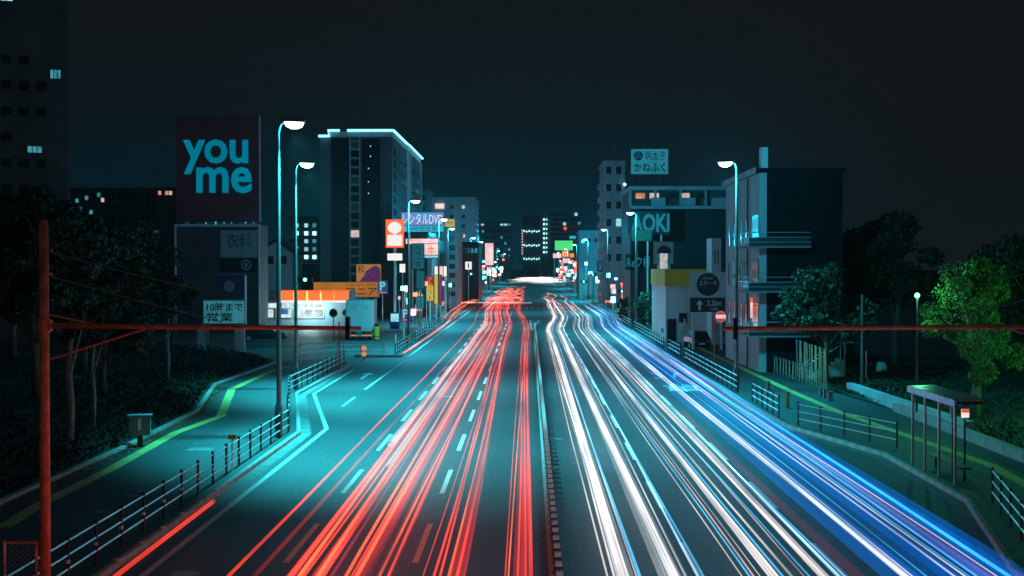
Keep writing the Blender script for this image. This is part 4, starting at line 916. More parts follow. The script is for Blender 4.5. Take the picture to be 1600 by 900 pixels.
banner('red_sign_head', 'red lit panel above the yellow kana sign', (667, 432, 677, 446), 175, glow('sign dark red', (0.35, 0.02, 0.03), 0.9, 'NONE'), (('ゲ\nム', 0.2, 0.8, 0.05, 0.95, SIGN_Y),), leg=False)
banner('yellow_pillar_sign', 'plain yellow lit pillar next to the kana sign', (679, 430, 684, 475), 178, SIGN_Y, ())
banner('magenta_pillar_sign', 'magenta lit pillar beside the white one', (686, 430, 690, 476), 180, glow('magenta pillar', (0.35, 0.03, 0.16), 0.8, 'NONE'), ())
for i, (a, m, lab) in enumerate(((679, SIGN_W, 'first white upright lightbox beside the noodle sign'), (687, SIGN_P, 'pink upright lightbox between two white ones'), (693, SIGN_W, 'white upright lightbox next to the pink one, over the curb'))):
    banner('vertical_lightbox', lab, (a, 416, a + 5, 432), 182, m, ())
banner('white_box_sign', 'white square lit sign high on a post above the signal', (727, 409, 737, 421), 260, SIGN_W, (('I', 0.4, 0.6, 0.2, 0.8, TNV),))
# shop buildings behind those signs
t, w, z1 = building('video_shop', 'dark shop building carrying the rental video sign', 618, 362, 668, 192, 25, M_DARKW)
for k in range(5): window_part(t, -w + 0.4 + k * 0.8, -w + 0.9 + k * 0.8, 2.2, 3.6, 0, WIN_T if k % 2 else M_GLASS)
t, w, z1 = building('narrow_teal_building', 'narrow pale building behind the lamp row', 697, 362, 716, 232, 14, M_CONC)
for k in range(7): window_part(t, -0.5, 0.5, 2 + k * 1.5, 2.8 + k * 1.5, 0, M_GLASS)
t, w, z1 = building('office_block', 'pale office block with small square windows and a lit one', 664, 308, 742, 300, 22, M_CONC)
for r in range(6):
    for c, px in enumerate((706, 724)):
        x, z = pxl(t, px, 322 + r * 15, 300); window_part(t, x - 0.35, x + 0.35, z - 0.55, z + 0.15, 0, WIN_P if (r, c) in ((0, 1), (3, 1)) else M_GLASS)
a = pxl(t, 680, 326, 300); b = pxl(t, 694, 318, 300); MB().box(a[0], b[0], -0.3, -0.002, a[1], b[1]).build('lit_panel', SIGN_P, t)
a = pxl(t, 696, 354, 300); b = pxl(t, 710, 343, 300); MB().box(a[0], b[0], -0.3, -0.002, a[1], b[1]).build('sign_panel', SIGN_Y, t); lettering('焼肉', a[0] + 0.2, b[0] - 0.2, a[1] + 0.2, b[1] - 0.2, -0.3, M_BLACK, t)
for k in range(16): MB().box(w, w + 0.15, 2, 20, z1 - 1.6 - k * 1.3, z1 - 1.2 - k * 1.3).build('side_louver', M_WHITE, t)
t, w, z1 = building('dark_corner_block', 'dark low block beside the pale office block', 722, 378, 748, 262, 20, M_DARKW)
for k in range(4): window_part(t, -w + 0.3 + k * 0.7, -w + 0.7 + k * 0.7, z1 - 2, z1 - 1.2, 0, M_GLASS if k != 2 else WIN_T)
t, w, z1 = building('hotel_annexe', 'grey block behind the hotel corner with no lit window', 630, 296, 668, 285, 14, M_CONCD)
for r in range(5):
    for c in range(4): window_part(t, -w + 0.4 + c * 1.15, -w + 1.0 + c * 1.15, z1 - 2.2 - r * 2, z1 - 1.2 - r * 2, 0, M_GLASS)
# --- far end of the street
t, w, z1 = building('far_apartments', 'long far apartment block with a line of roof-level lamps', 744, 346, 800, 760, 20, M_CONCD)
for px, m in ((746, WIN_P), (754, WIN_P), (784, WIN_B), (790, WIN_B), (796, WIN_T)):
    x, z = pxl(t, px, 351, 760); MB().box(x - 0.8, x + 0.8, -0.3, -0.01, z - 0.5, z + 0.5).build('corridor_lamp', m, t)
for r in range(5):
    for c in range(9): window_part(t, -w + 1 + c * 2.0, -w + 2.2 + c * 2.0, z1 - 6 - r * 3.2, z1 - 4.6 - r * 3.2, 0, WIN_T if random.random() < 0.12 else M_GLASS, M_CONCD)
t, w, z1 = building('beaded_apartments', 'far apartment block with rows of bead-like lamps', 817, 336, 860, 800, 20, M_CONCD)
def dot(t, px, py, Y, r=0.45, m=DOT):
    x, z = pxl(t, px, py, Y); MB().ball((x, -0.35, z), r, 6).build('corridor_lamp', m, t)
for row in (361, 383, 404):
    for k in range(7): dot(t, 819 + k * 3.9, row + (k % 2), 800)
for row in range(8): dot(t, 850, 343 + row * 7.3, 800, 0.6); dot(t, 854, 343 + row * 7.3, 800, 0.45)
for row in range(9): dot(t, 816, 360 + row * 4.5, 800, 0.5, SIGN_P)
MB().box(pxl(t, 843, 400, 800)[0], pxl(t, 847, 400, 800)[0], -1, -0.01, 0, z1 + 1.5).build('stair_tower', M_CONC, t)
t, w, z1 = building('terraced_apartments', 'far apartment block with stacked balcony bands', 861, 332, 908, 790, 20, M_CONCD)
for k in range(6):
    MB().box(-w, w, -1.2, -0.01, z1 - 3.2 - k * 2.7, z1 - 2.0 - k * 2.7).build('balcony', M_CONC, t)
for px, py, m in ((882, 350, WIN_B), (900, 335, WIN_B), (905, 349, WIN_T), (883, 357, SIGN_R), (892, 371, SIGN_C), (897, 371, SIGN_C)):
    x, z = pxl(t, px, py, 790); MB().box(x - 0.8, x + 0.8, -1.4, -1.21, z - 0.8, z + 0.8).build('lit_window', m, t)
banner('far_pylon_sign', 'tall white lit pylon sign among the far red lights', (758, 380, 771, 414), 340, SIGN_P, ())
banner('far_green_sign', 'green and white lit sign on the far roadside', (867, 376, 895, 391), 490, SIGN_G, ())
t, w, z0, z1 = banner('burger_sign', 'red lit burger sign with a yellow arched M on the far roadside', (878, 392, 889, 402), 480, glow('burger red', (0.75, 0.06, 0.04), 0.9), (('m', 0.1, 0.9, 0.1, 0.9, glow('arch yellow', (1.0, 0.6, 0.1), 1.3, 'NONE'), 0.02),))
banner('burger_side_sign', 'white lit strip sign beside the far burger sign', (864, 396, 877, 403), 482, SIGN_P, ())
banner('burger_lower_sign', 'orange-white lit board under the far burger sign', (879, 404, 891, 411), 478, SIGN_P, ())
banner('orange_side_sign', 'orange lit box sign past the far burger sign', (890, 396, 897, 402), 484, SIGN_O, ())
t, w, z0, z1 = banner('white_shop_sign', 'big white glaring shop sign with three lamps on top', (915, 388, 934, 416), 330, glow('glaring white sign', (0.9, 0.9, 0.9), 1.4), ())
for k in (-0.7, 0, 0.7): MB().ball((k * w, -0.3, z1 + 0.25), 0.2, 8).build('spot_lamp', DOT, t)
banner('white_pillar_sign', 'narrow white lit pillar under the big white sign', (915, 417, 922, 432), 331, MATS['glaring white sign'], ())
banner('small_blue_shop_sign', 'blue shop sign with pale letters you me beside the crossing', (934, 408, 964, 424), 250, mat('blue shop board', (0.04, 0.12, 0.25), 0.5), (('you m', 0.08, 0.9, 0.2, 0.8, glow('small letters', (0.10, 0.5, 0.62), 0.8, 'NONE'), 0.02),))
FAR = [glow('far light %d' % i, c, 5.0, 'NONE') for i, c in enumerate(((1, 0.08, 0.06), (0.9, 0.9, 0.9), (0.2, 0.8, 0.95), (0.9, 0.45, 0.4), (0.25, 0.85, 0.9), (1.0, 0.12, 0.05), (0.15, 0.9, 0.6)))]
# rows of far roadside shops and lights
rng = random.Random(11)
cols = ('grey', 'dark', 'pale'); far_m = (M_CONCD, M_DARKW, M_CONC)
for side in (-1, 1):
    y = 268
    k = 0
    for q in range(46):
        yy = rng.uniform(255, 640); s_ = thing('roadside_sign', 'small lit roadside sign on a post beyond the crossing', 'sign', (side * rng.uniform(11.6, 15.5), yy, 0.13), 0, 'far roadside signs')
        zz = rng.uniform(1.2, 6.5) * (0.6 + yy / 600); hw = rng.uniform(0.15, 0.5); hh = rng.uniform(0.25, 0.8)
        MB().box(-hw, hw, -0.1, 0.1, zz, zz + hh).build('panel', rng.choice(FAR), s_); MB().tube([(0, 0, 0), (0, 0, zz)], 0.05, 8).build('post', M_STEEL, s_)
    while y < 680:
        wd = rng.uniform(10, 22); h = rng.uniform(5, 12); dpt = rng.uniform(9, 14); mi = rng.randrange(3)
        xf = 17.5 * side if side > 0 else -17.0
        t = thing('roadside_shop', 'small far roadside shop front with lit windows beyond the crossing', 'shop', (xf + side * dpt / 2, y, 0), 0, 'far roadside shops')
        bwall(t, -dpt / 2, dpt / 2, 0, wd, h, far_m[mi])
        for c in range(4):
            x = -dpt / 2 + 0.6 + c * (dpt - 1) / 4; window_part(t, x, x + 1.6, 0.8, 2.8, 0, rng.choice((WIN_B, WIN_T, WIN_P, SHOPWIN, M_GLASS)), M_STEEL)
            window_part(t, x, x + 1.3, 4.0 - 0.2, 4.7, 0, rng.choice((M_GLASS, M_GLASS, WIN_T)), M_STEEL)
        MB().box(-dpt / 2, dpt / 2, -0.6, -0.01, 3.0, 3.6).build('fascia', rng.choice((SIGN_R, SIGN_C, SIGN_P, SIGN_W, M_NAVY, SIGN_O)), t)
        if rng.random() < 0.9:
            s_ = thing('roadside_sign', 'small lit roadside sign on a post beyond the crossing', 'sign', (side * rng.uniform(12.6, 15), y + rng.uniform(0, 6), 0.13), 0, 'far roadside signs')
            zz = rng.uniform(2.6, 6); hw = rng.uniform(0.4, 0.9); hh = rng.uniform(0.6, 1.6)
            MB().box(-hw, hw, -0.12, 0.12, zz, zz + hh).build('panel', rng.choice(FAR), s_); MB().tube([(0, 0, 0), (0, 0, zz)], 0.06, 8).build('post', M_STEEL, s_)
        y += wd + rng.uniform(1, 5); k += 1

# vending machines and small lit signs on both pavements before the crossing
rng = random.Random(23)
for i in range(40):
    side = -1 if i % 2 == 0 else 1; y = rng.uniform(160, 236); x = side * rng.uniform(12.0, 15.5); zz = rng.uniform(1.0, 5.0); hw = rng.uniform(0.12, 0.4); hh = rng.uniform(0.2, 0.9)
    s_ = thing('pavement_sign', 'small lit shop sign on a post before the far crossing', 'sign', (x, y, 0.13), 0, 'small lit signs before the far crossing')
    MB().box(-hw, hw, -0.1, 0.1, zz, zz + hh).build('panel', rng.choice(FAR + [SIGN_C, SIGN_P, SIGN_W, SIGN_Y, SIGN_C, WIN_B]), s_); MB().tube([(0, 0, 0), (0, 0, zz)], 0.05, 8).build('post', M_STEEL, s_)
for i in range(8):
    side = -1 if i < 4 else 1; y = 150 + (i % 4) * 19 + rng.uniform(-3, 3)
    v_ = thing('vending_machine', 'lit drinks vending machine at the shop fronts along the pavement', 'vending machine', (side * rng.uniform(13.4, 14.6), y, 0.13), 0, 'vending machines along the pavement')
    MB().box(-0.5, 0.5, 0, 0.7, 0.05, 1.83).build('cabinet', rng.choice((M_WHITE, M_RED, M_BLUE)), v_); MB().box(-0.42, 0.42, -0.02, -0.001, 0.85, 1.7).build('display', rng.choice((SHOPWIN, WIN_B)), v_); MB().box(-0.3, 0.3, -0.02, -0.001, 0.2, 0.4).build('tray', M_BLACK, v_)
# traffic signals
def signal(px, py, Y, lens, label, arm=2.5, side=1, n=3):
    x, z = XZ(px, py, Y); t = thing('traffic_signal', label, 'traffic signal', (x - side * arm, Y, 0.0))
    MB().tube([(0, 0, 0), (0, 0, z + 0.6)], 0.09, 8).build('pole', M_POLE, t); MB().tube([(0, 0, z + 0.15), (side * arm, 0, z + 0.15)], 0.045, 6).build('arm', M_POLE, t)
    MB().box(side * arm - 0.6, side * arm + 0.6, -0.12, 0.12, z - 0.2, z + 0.2).build('housing', M_POST, t)
    for k in range(3):
        MB().disc((side * arm + (k - 1) * 0.38, -0.14, z), 0.15, 0.05, 'y', 16).build('lens', lens if k == 1 else M_GLASS, t)
    for k in range(3): MB().tube([(side * arm + (k - 1) * 0.38, -0.30, z + 0.16), (side * arm + (k - 1) * 0.38, -0.12, z + 0.17)], 0.03, 5).build('visor', M_POST, t)
    return t
signal(477, 437, 120, DOTG, 'traffic signal showing green in front of the orange shop', 0.8, 1)
signal(736, 428, 240, DOTG, 'traffic signal showing green under the white square sign', 1.2, 1)
signal(912, 440, 240, DOTG, 'traffic signal showing green under the narrow white pillar', 1.6, -1)
signal(926, 429, 262, DOT, 'cyan glowing signal beyond the far crossing by the white sign', 1.4, -1)
signal(972, 455, 190, DOTG, 'cyan signal in front of the trimmed shrubs', 1.0, -1)
signal(877, 422, 420, DOTR, 'red signal far down the road under the burger sign', 4.0, -1)
signal(780, 422, 420, DOTR, 'red signal far down the road beside the tall lit pylon', 4.0, 1)
signal(888, 424, 424, DOT, 'cyan signal far down the road beside the red one', 3.0, -1)
# headlights waiting at the far junction
# --- right side: buildings
t, w, z1 = building('slim_tower', 'slim pale tower block behind the rooftop characters board', 944, 251, 976, 245, 16, M_CONC)
for r in range(6):
    for c in range(2): window_part(t, -w + 0.35 + c * 1.7, -w + 1.25 + c * 1.7, z1 - 2.3 - r * 3, z1 - 1.0 - r * 3, 0, WIN_B if (r, c) == (3, 1) else M_GLASS, M_WHITE)
for k in range(9): MB().box(-w - 0.6, -w, 0.5, 12, z1 - 4.5 - k * 2.3, z1 - 3.6 - k * 2.3).build('balcony', M_CONC, t)
MB().tube([(0.3, 4, z1), (0.3, 4, z1 + 3.5)], 0.06, 6).build('antenna', M_STEEL, t)
x, z = pxl(t, 980, 288, 244); dl = MB().ball((x - 0.4, -0.6, z), 0.28, 8).build('flood_lamp', DOT, t)
t, w, z1 = building('street_block', 'teal-lit low block behind the white shop sign', 905, 360, 946, 300, 14, M_CONCD)
for c in range(4): window_part(t, -w + 0.5 + c * 1.3, -w + 1.2 + c * 1.3, z1 - 2.6, z1 - 1.6, 0, M_GLASS)
# long apartment with roof strip
Y = 165
x0, x1, z0, z1 = rect(985, 290, 1142, 325, Y); t = thing('long_apartments', 'long dark apartment building with warm windows in its top corridor', 'building', ((x0 + x1) / 2, Y, 0)); w = (x1 - x0) / 2
bwall(t, -w, w, 0, 14, z0, M_DARKW); bwall(t, -w, w, 0.6, 14, z1 - 0.5, M_BLACKW, 'corridor_wall', z0)
MB().box(-w - 0.2, w + 0.2, -0.4, 14.2, z1 - 0.5, z1 - 0.1).build('eaves', M_CONC, t); MB().box(-w, w, -0.2, -0.02, z0 - 0.1, z0 + 0.25).build('parapet', M_CONC, t)
for k in range(5): MB().box(-w + k * w / 2 - 0.12, -w + k * w / 2 + 0.12, -0.2, 0.5, z0 + 0.25, z1 - 0.5).build('fin', M_CONC, t)
for px, m in ((1001, WIN_W), (1023, WIN_P), (1071, WIN_P), (1053, M_GLASS), (1100, M_GLASS)):
    x, z = pxl(t, px, 306, Y); window_part(t, x - 0.55, x + 0.55, z - 0.3, z + 0.35, 0.6, m, M_BLACKW)
for px in (1028, 1075, 1122):
    x, z = pxl(t, px, 316, Y); MB().box(x - 0.8, x + 0.8, -0.7, -0.21, z - 0.4, z + 0.5).build('balcony', M_CONC, t)
# rooftop characters board
Y = 172
t, w, z0, z1 = banner('rooftop_board', 'pale rooftop board with a round emblem and dark characters', (986, 233, 1044, 272), Y, glow('floodlit board glow', (0.018, 0.20, 0.28), 1.0, 'NONE', var=0.15, scale=0.4), (('明太子', 0.38, 0.93, 0.56, 0.92, M_BLACK), ('かねふく', 0.08, 0.93, 0.08, 0.46, M_BLACK, 0.012)), leg=False)  # floodlight on the board put into its face as faint emission
cx, cz = -w + 2 * w * 0.2, z0 + (z1 - z0) * 0.73
em = MB().disc((cx, -0.03, cz), 0.55, 0.05, 'y', 30).build('emblem', M_NAVY, t)
for k in range(3):
    a = math.pi / 2 + k * 2 * math.pi / 3; MB().disc((cx + 0.26 * math.cos(a), -0.07, cz + 0.26 * math.sin(a)), 0.19, 0.03, 'y', 18).build('emblem_disc', M_CONC, em)
for sx in (-0.7, 0.7): MB().box(sx * w - 0.1, sx * w + 0.1, 0.1, 0.3, XZ(1000, 290, Y)[1] - 1, z0).build('post', M_POLE, t)
GLOWLET = glow('pale letters', (0.012, 0.19, 0.25), 1.1, 'NONE', var=0.2, scale=0.3)  # letters emit to imitate floodlight on them
banner('clothing_shop_board', 'dark board with huge pale letters AOKI on the long apartments', (982, 331, 1046, 366), 160, mat('dark board', (0.03, 0.035, 0.04), 0.7), (('AOKI', 0.06, 1.0, 0.1, 0.92, GLOWLET, 0.03),), leg=True)
banner('green_shop_board', 'small dark green board under the huge pale letters', (988, 360, 1018, 376), 157, mat('board green', (0.04, 0.13, 0.07), 0.6), ())
t, w, z0, z1 = banner('arch_board', 'pale board with a dark half-round arch emblem', (1023, 378, 1052, 412), 143, M_CONC, ())
MB().prism_y([(0.72 * math.cos(a), z1 - 1.15 + 0.8 * math.sin(a)) for a in np.linspace(0, math.pi, 20)], -0.05, -0.002).build('arch', M_BLACK, t)
banner('script_board', 'dark board with pale flowing script letters', (978, 398, 1018, 421), 165, M_DARKW, (('Reク様', 0.05, 0.95, 0.1, 0.9, GLOWLET),))
t, w, z0, z1 = banner('pillar_lightbox', 'upright pink and cyan lit pillar sign at the shop entrance', (1031, 396, 1043, 420), 138, glow('pillar stripes', (0.85, 0.55, 0.6), 0.9, col2=(0.1, 0.5, 0.6), scale=2.2), (('お\n食\n事', 0.25, 0.75, 0.05, 0.95, SIGN_Y),), leg=True)
MB().box(-w - 0.05, w + 0.05, -0.05, 0.35, z0 - 0.7, z0 - 0.08).build('red_panel', SIGN_P, t); MB().box(-w - 0.05, w + 0.05, -0.05, 0.35, z0 - 2.2, z0 - 0.72).build('cyan_panel', glow('pillar cyan', (0.08, 0.45, 0.6), 0.8, 'NONE', var=0.5), t)
MB().box(-w - 0.05, w + 0.05, 0.0, 0.35, 0, z0 - 2.21).build('column', M_CONC, t)
# yellow banded shop
Y = 126
x0, x1, z0, z1 = rect(1040, 421, 1140, 447, Y); t = thing('yellow_banded_shop', 'white shop with a yellow band along its roof edge', 'shop', ((x0 + x1) / 2, Y, 0)); w = (x1 - x0) / 2
bwall(t, -w, w, 0, 14, z0, M_WHITE); MB().box(-w - 0.1, w + 0.1, -0.2, 14, z0, z1).build('yellow_band', M_YELLOWW, t)
window_part(t, -w + 1.2, -w + 1.9, 1.9, 2.7, 0, M_GLASS); MB().box(-w + 0.15, -w + 0.95, -0.06, -0.002, 0.1, 2.2).build('door', M_DARKW, t)
MB().tube([(-w + 1.2, -0.15, 0.2), (-w + 1.15, -0.15, 1.0), (-w + 1.7, -0.15, 1.7), (-w + 1.65, -0.15, 2.2)], 0.07, 8).build('duct', M_STEEL, t)
Y = 122; x0, x1, z0, z1 = rect(1115, 372, 1126, 428, Y); t = thing('chimney_block', 'narrow white stair block with two slit windows', 'building', ((x0 + x1) / 2, Y + 5, 0)); w = (x1 - x0) / 2 + 0.1
bwall(t, -w, w, -4.5, -1, z1, M_WHITE)
for sx in (-0.15, 0.1): MB().box(sx, sx + 0.08, -4.53, -4.501, z1 - 2.2, z1 - 1.0).build('slit_window', M_GLASS, t)
# balcony apartment by the lamp
XF, Y0, Y1 = 14.55, 90.0, 105.5
zt = XZ(1190, 240, Y0)[1]
t = thing('balcony_apartments', 'teal-lit apartment wall with projecting balconies beside the street lamp', 'building', (XF, Y0, 0))
bwall(t, 0, 5.2, 0.12, Y1 - Y0, zt - 1.2, M_CONC); MB().box(0.45, 5.2, 0, 0.118, 0, zt - 1.2).build('gable_shade', M_GABLE, t); MB().box(-0.25, 5.4, -0.05, Y1 - Y0 + 0.2, zt - 1.2, zt - 0.9).build('roof_slab', M_GABLE, t); MB().box(-0.3, -0.252, 0, Y1 - Y0, zt - 1.25, zt - 0.85).build('fascia', M_CONC, t); MB().box(0.1, 0.5, 0, 1.0, zt - 0.9, zt + 0.4).build('roof_fin', M_WHITE, t)  # near-black sheet over the gable paints in its unlit side
for k, z in enumerate((2.4, 5.2, 8.0)):
    b = MB().box(-0.9, 3.0, -1.2, 3.2, z, z + 0.14).build('balcony', M_CONCD, t)
    for zz in (0.35, 0.65, 0.95): MB().tube([(-0.88, -1.18, z + zz), (-0.88, 3.1, z + zz)], 0.03, 6).build('rail', M_STEEL, b); MB().tube([(-0.88, -1.18, z + zz), (3.0, -1.18, z + zz)], 0.03, 6).build('rail', M_STEEL, b)
    for y in (-1.15, 1.0, 3.1): MB().tube([(-0.88, y, z + 0.1), (-0.88, y, z + 1.0)], 0.025, 6).build('post', M_STEEL, b)
    MB().box(-0.88, 2.9, -1.2, -1.17, z + 0.1, z + 0.6).build('balcony_panel', M_DARKW, b)
    MB().box(-0.05, -0.01, 0.3, 2.8, z + 0.2, z + 2.1).build('balcony_door', M_GLASS, t)
    for y in (5.0, 7.2, 10.5, 13.0): side_window(t, y, y + 0.9, z + 0.3, z + 1.9, 0, -1, M_GLASS if (k, y) != (1, 10.5) else WIN_T)
    MB().box(-0.35, -0.01, 4.0, 4.6, z + 0.2, z + 0.7).build('air_conditioner', M_WHITE, t)
MB().tube([(-0.06, 4.7, 0), (-0.06, 4.7, zt - 1.3)], 0.05, 6).build('drain_pipe', M_POST, t); MB().tube([(-0.06, 9.4, 0), (-0.06, 9.4, zt - 1.3)], 0.05, 6).build('drain_pipe', M_STEEL, t)
x, z = XZ(1158, 483, 92); t2 = thing('lit_bar_sign', 'slim pink and white lit bar sign on the balcony apartments', 'sign', (14.35, 91.6, z))
MB().box(-0.12, 0.0, -0.12, 0.12, -0.55, 0.45).build('panel', SIGN_P, t2); MB().box(-0.12, 0.0, -0.12, 0.12, 0.46, 0.75).build('red_head', SIGN_R, t2); MB().box(0.0, 0.2, -0.03, 0.03, 0.2, 0.26).build('bracket', M_STEEL, t2)
# stair with handrail to the garden
t = thing('outdoor_stair', 'outdoor stair with pipe handrails beside the balcony apartments', 'stair', (16.6, 84, 0.13), R(0))
for k in range(7): MB().box(k * 0.28, k * 0.28 + 0.28, 0, 1.2, 0, 0.17 * (k + 1)).build('step', M_CONC, t)
for y in (0, 1.2):
    MB().tube([(-0.2, y, 0.9), (2.0, y, 2.2), (2.8, y, 2.2)], 0.03, 6).build('handrail', M_STEEL, t)
    for x in (0, 1.0, 2.0): MB().tube([(x, y, 0.1), (x, y, 0.98 + x * 0.6)], 0.02, 6).build('baluster', M_STEEL, t)

# ================================================================== VEHICLES
def car(x, y, rz, label, paint):
    t = thing('parked_car', label, 'car', (x, y, 0.0), rz)
    st_ = [(-2.1, 0.35, 0.75, 0.72), (-1.95, 0.22, 0.9, 0.82), (-1.2, 0.2, 0.95, 0.86), (0.9, 0.2, 0.95, 0.86), (1.7, 0.22, 0.86, 0.82), (2.1, 0.3, 0.68, 0.7)]
    vs = []; fs = []
    for xx, zl, zh, hw in st_:
        vs += [(xx, -hw * 0.92, zl), (xx, -hw, (zl + zh) / 2), (xx, -hw * 0.94, zh), (xx, hw * 0.94, zh), (xx, hw, (zl + zh) / 2), (xx, hw * 0.92, zl)]
    for i in range(5):
        for j in range(6): a = i * 6 + j; b = i * 6 + (j + 1) % 6; fs.append((a, b, b + 6, a + 6))
    fs += [tuple(range(6))[::-1], tuple(range(30, 36))]
    MB().add(vs, fs).build('body', paint, t)
    vs = []; fs = []
    for xx, zh, hw in ((-1.7, 0.95, 0.72), (-1.15, 1.42, 0.60), (0.25, 1.46, 0.60), (1.05, 0.95, 0.72)):
        vs += [(xx, -hw if zh > 1 else -0.78, zh), (xx, hw if zh > 1 else 0.78, zh)]
    MB().add([(-1.7, -0.78, 0.94), (-1.7, 0.78, 0.94), (-1.15, -0.6, 1.44), (-1.15, 0.6, 1.44), (0.25, -0.6, 1.47), (0.25, 0.6, 1.47), (1.05, -0.78, 0.94), (1.05, 0.78, 0.94)],
        [(0, 1, 3, 2), (4, 5, 7, 6), (0, 2, 4, 6), (1, 7, 5, 3)]).build('window', M_GLASS, t)
    MB().add([(-1.17, -0.61, 1.45), (-1.17, 0.61, 1.45), (0.27, 0.61, 1.485), (0.27, -0.61, 1.485), (-1.17, -0.61, 1.41), (-1.17, 0.61, 1.41), (0.27, 0.61, 1.44), (0.27, -0.61, 1.44)], [(0, 3, 2, 1), (4, 5, 6, 7), (0, 1, 5, 4), (1, 2, 6, 5), (2, 3, 7, 6), (3, 0, 4, 7)]).build('roof', paint, t)
    for sx in (-1.3, 1.32):
        for sy in (-0.78, 0.78):
            w_ = MB().disc((sx, sy, 0.31), 0.31, 0.2, 'y', 18).build('wheel', M_TYRE, t); MB().disc((sx, sy * 1.135, 0.31), 0.19, 0.03, 'y', 14).build('rim', M_STEEL, w_)
    for sy in (-0.55, 0.55):
        MB().box(2.02, 2.09, sy - 0.17, sy + 0.17, 0.55, 0.70).build('headlight', M_REFL, t); MB().box(-2.11, -2.05, sy - 0.17, sy + 0.17, 0.6, 0.75).build('tail_light', M_RED, t)
    MB().box(-2.12, -2.08, -0.25, 0.25, 0.42, 0.55).build('number_plate', M_LETTER, t)
    return t
P1 = mat('dark car paint', (0.03, 0.032, 0.036), 0.25, 0.3, var=0.1, spec=0.6); P2 = mat('silver car paint', (0.35, 0.37, 0.38), 0.3, 0.6, var=0.1)
p = G(412, 533); car(p.x, p.y, R(8), 'dark parked car behind the billboard legs in the parking lot', P1)
p = G(1075, 535); car(14.0, 119, R(95), 'dark parked car in front of the yellow banded shop', P1)
p = G(355, 520); car(p.x, p.y + 8, R(20), 'silver parked car deeper in the parking lot behind the billboard', P2)
# box truck seen from behind
Y = 131; xa = P(537, 520, Y).x; xb = P(589, 520, Y).x; cx = (xa + xb) / 2; hw = 1.22
t = thing('box_truck', 'pale box truck seen from behind in the parking lot', 'truck', (cx - 0.1, Y, 0), R(4))
MB().box(-hw, hw, 0, 6.4, 1.05, 3.7).build('cargo_box', mat('truck box', (0.50, 0.52, 0.53), 0.45, 0.3, var=0.12), t)
for s_ in (-1, 1):
    dr = MB().box(min(s_ * 0.03, s_ * (hw - 0.08)), max(s_ * 0.03, s_ * (hw - 0.08)), -0.05, -0.002, 1.15, 3.6).build('rear_door', mat('truck door', (0.46, 0.48, 0.49), 0.4, 0.3, var=0.1), t)
    MB().tube([(s_ * 0.2, -0.08, 1.2), (s_ * 0.2, -0.08, 3.55)], 0.022, 6).build('lock_bar', M_STEEL, dr)
    for z in (1.5, 2.3, 3.2): MB().box(min(s_ * hw * 0.93, s_ * hw * 0.85), max(s_ * hw * 0.93, s_ * hw * 0.85), -0.08, -0.05, z - 0.06, z + 0.06).build('hinge', M_STEEL, dr)
    MB().box(s_ * 0.6 - 0.25, s_ * 0.6 + 0.25, -0.056, -0.051, 2.9, 3.25).build('door_panel', M_CONC, dr)
    MB().box(s_ * 0.85 - 0.24, s_ * 0.85 + 0.24, -0.12, 0.0, 0.62, 0.76).build('tail_light', mat('tail lens', (0.5, 0.03, 0.02), 0.25), t)
    for yy in (1.1, 2.1, 5.4):
        w_ = MB().disc((s_ * 0.95, yy, 0.45), 0.45, 0.28, 'x', 18).build('wheel', M_TYRE, t); MB().disc((s_ * 1.1, yy, 0.45), 0.24, 0.03, 'x', 14).build('rim', M_STEEL, w_)
MB().box(-hw, hw, -0.1, 0.05, 0.86, 1.04).build('rear_sill', M_STEEL, t)
bm_ = MB().box(-hw, hw, -0.1, -0.02, 0.40, 0.55).build('bumper', M_STEEL, t)
for s_ in (-0.7, 0.7): MB().box(s_ - 0.42, s_ + 0.42, -0.108, -0.101, 0.42, 0.53).build('reflector_bar', glow('reflector orange glow', (0.85, 0.32, 0.08), 0.7, 'NONE'), bm_)  # bars glow to imitate the light they reflect
MB().box(-0.28, 0.28, -0.13, -0.10, 0.66, 0.82).build('number_plate', SIGN_D, t)
MB().box(-1.05, 1.05, 6.5, 8.2, 0.6, 2.9).build('cab', M_CONC, t); MB().box(-0.5, 0.5, 0.1, 8, 0.55, 0.85).build('chassis', M_BLACK, t)
MB().disc((-hw - 0.45, 7.2, 2.35), 0.33, 0.06, 'y', 24).tube([(-hw - 0.45, 7.2, 2.35), (-1.0, 7.2, 2.0)], 0.03, 6).build('round_mirror', M_STEEL, t)
p = G(590, 531); t = thing('yellow_barrel', 'yellow and dark barrel standing beside the box truck', 'barrel', (p.x, p.y - 1, 0))
MB().tube([(0, 0, 0.1), (0, 0, 0.35), (0, 0, 1.15), (0, 0, 1.25)], [0.25, 0.28, 0.28, 0.22], 16).build('drum', M_ORANGE, t); MB().tube([(0, 0, 0.35), (0, 0, 0.42)], 0.285, 16).build('band', M_BLACK, t); MB().tube([(0, 0, 0), (0, 0, 0.1)], 0.3, 16).build('base', M_BLACK, t); MB().ball((0, 0, 1.4), 0.22, 10).build('lamp_top', M_BLACK, t)

# convex traffic mirror in front of the shop
x, z = XZ(521, 489, 128); t = thing('traffic_mirror', 'round convex traffic mirror on a dark post before the lit shop', 'mirror', (x, 128, 0))
MB().tube([(0, 0.08, 0), (0, 0.08, z)], 0.04, 8).build('post', M_POST, t); MB().disc((0, 0, z), 0.40, 0.06, 'y', 28).build('rim', M_ORANGE, t); MB().disc((0, -0.035, z), 0.35, 0.03, 'y', 28, 0.3).build('mirror', mat('mirror', (0.6, 0.62, 0.63), 0.08, 1.0, var=0.05), t)
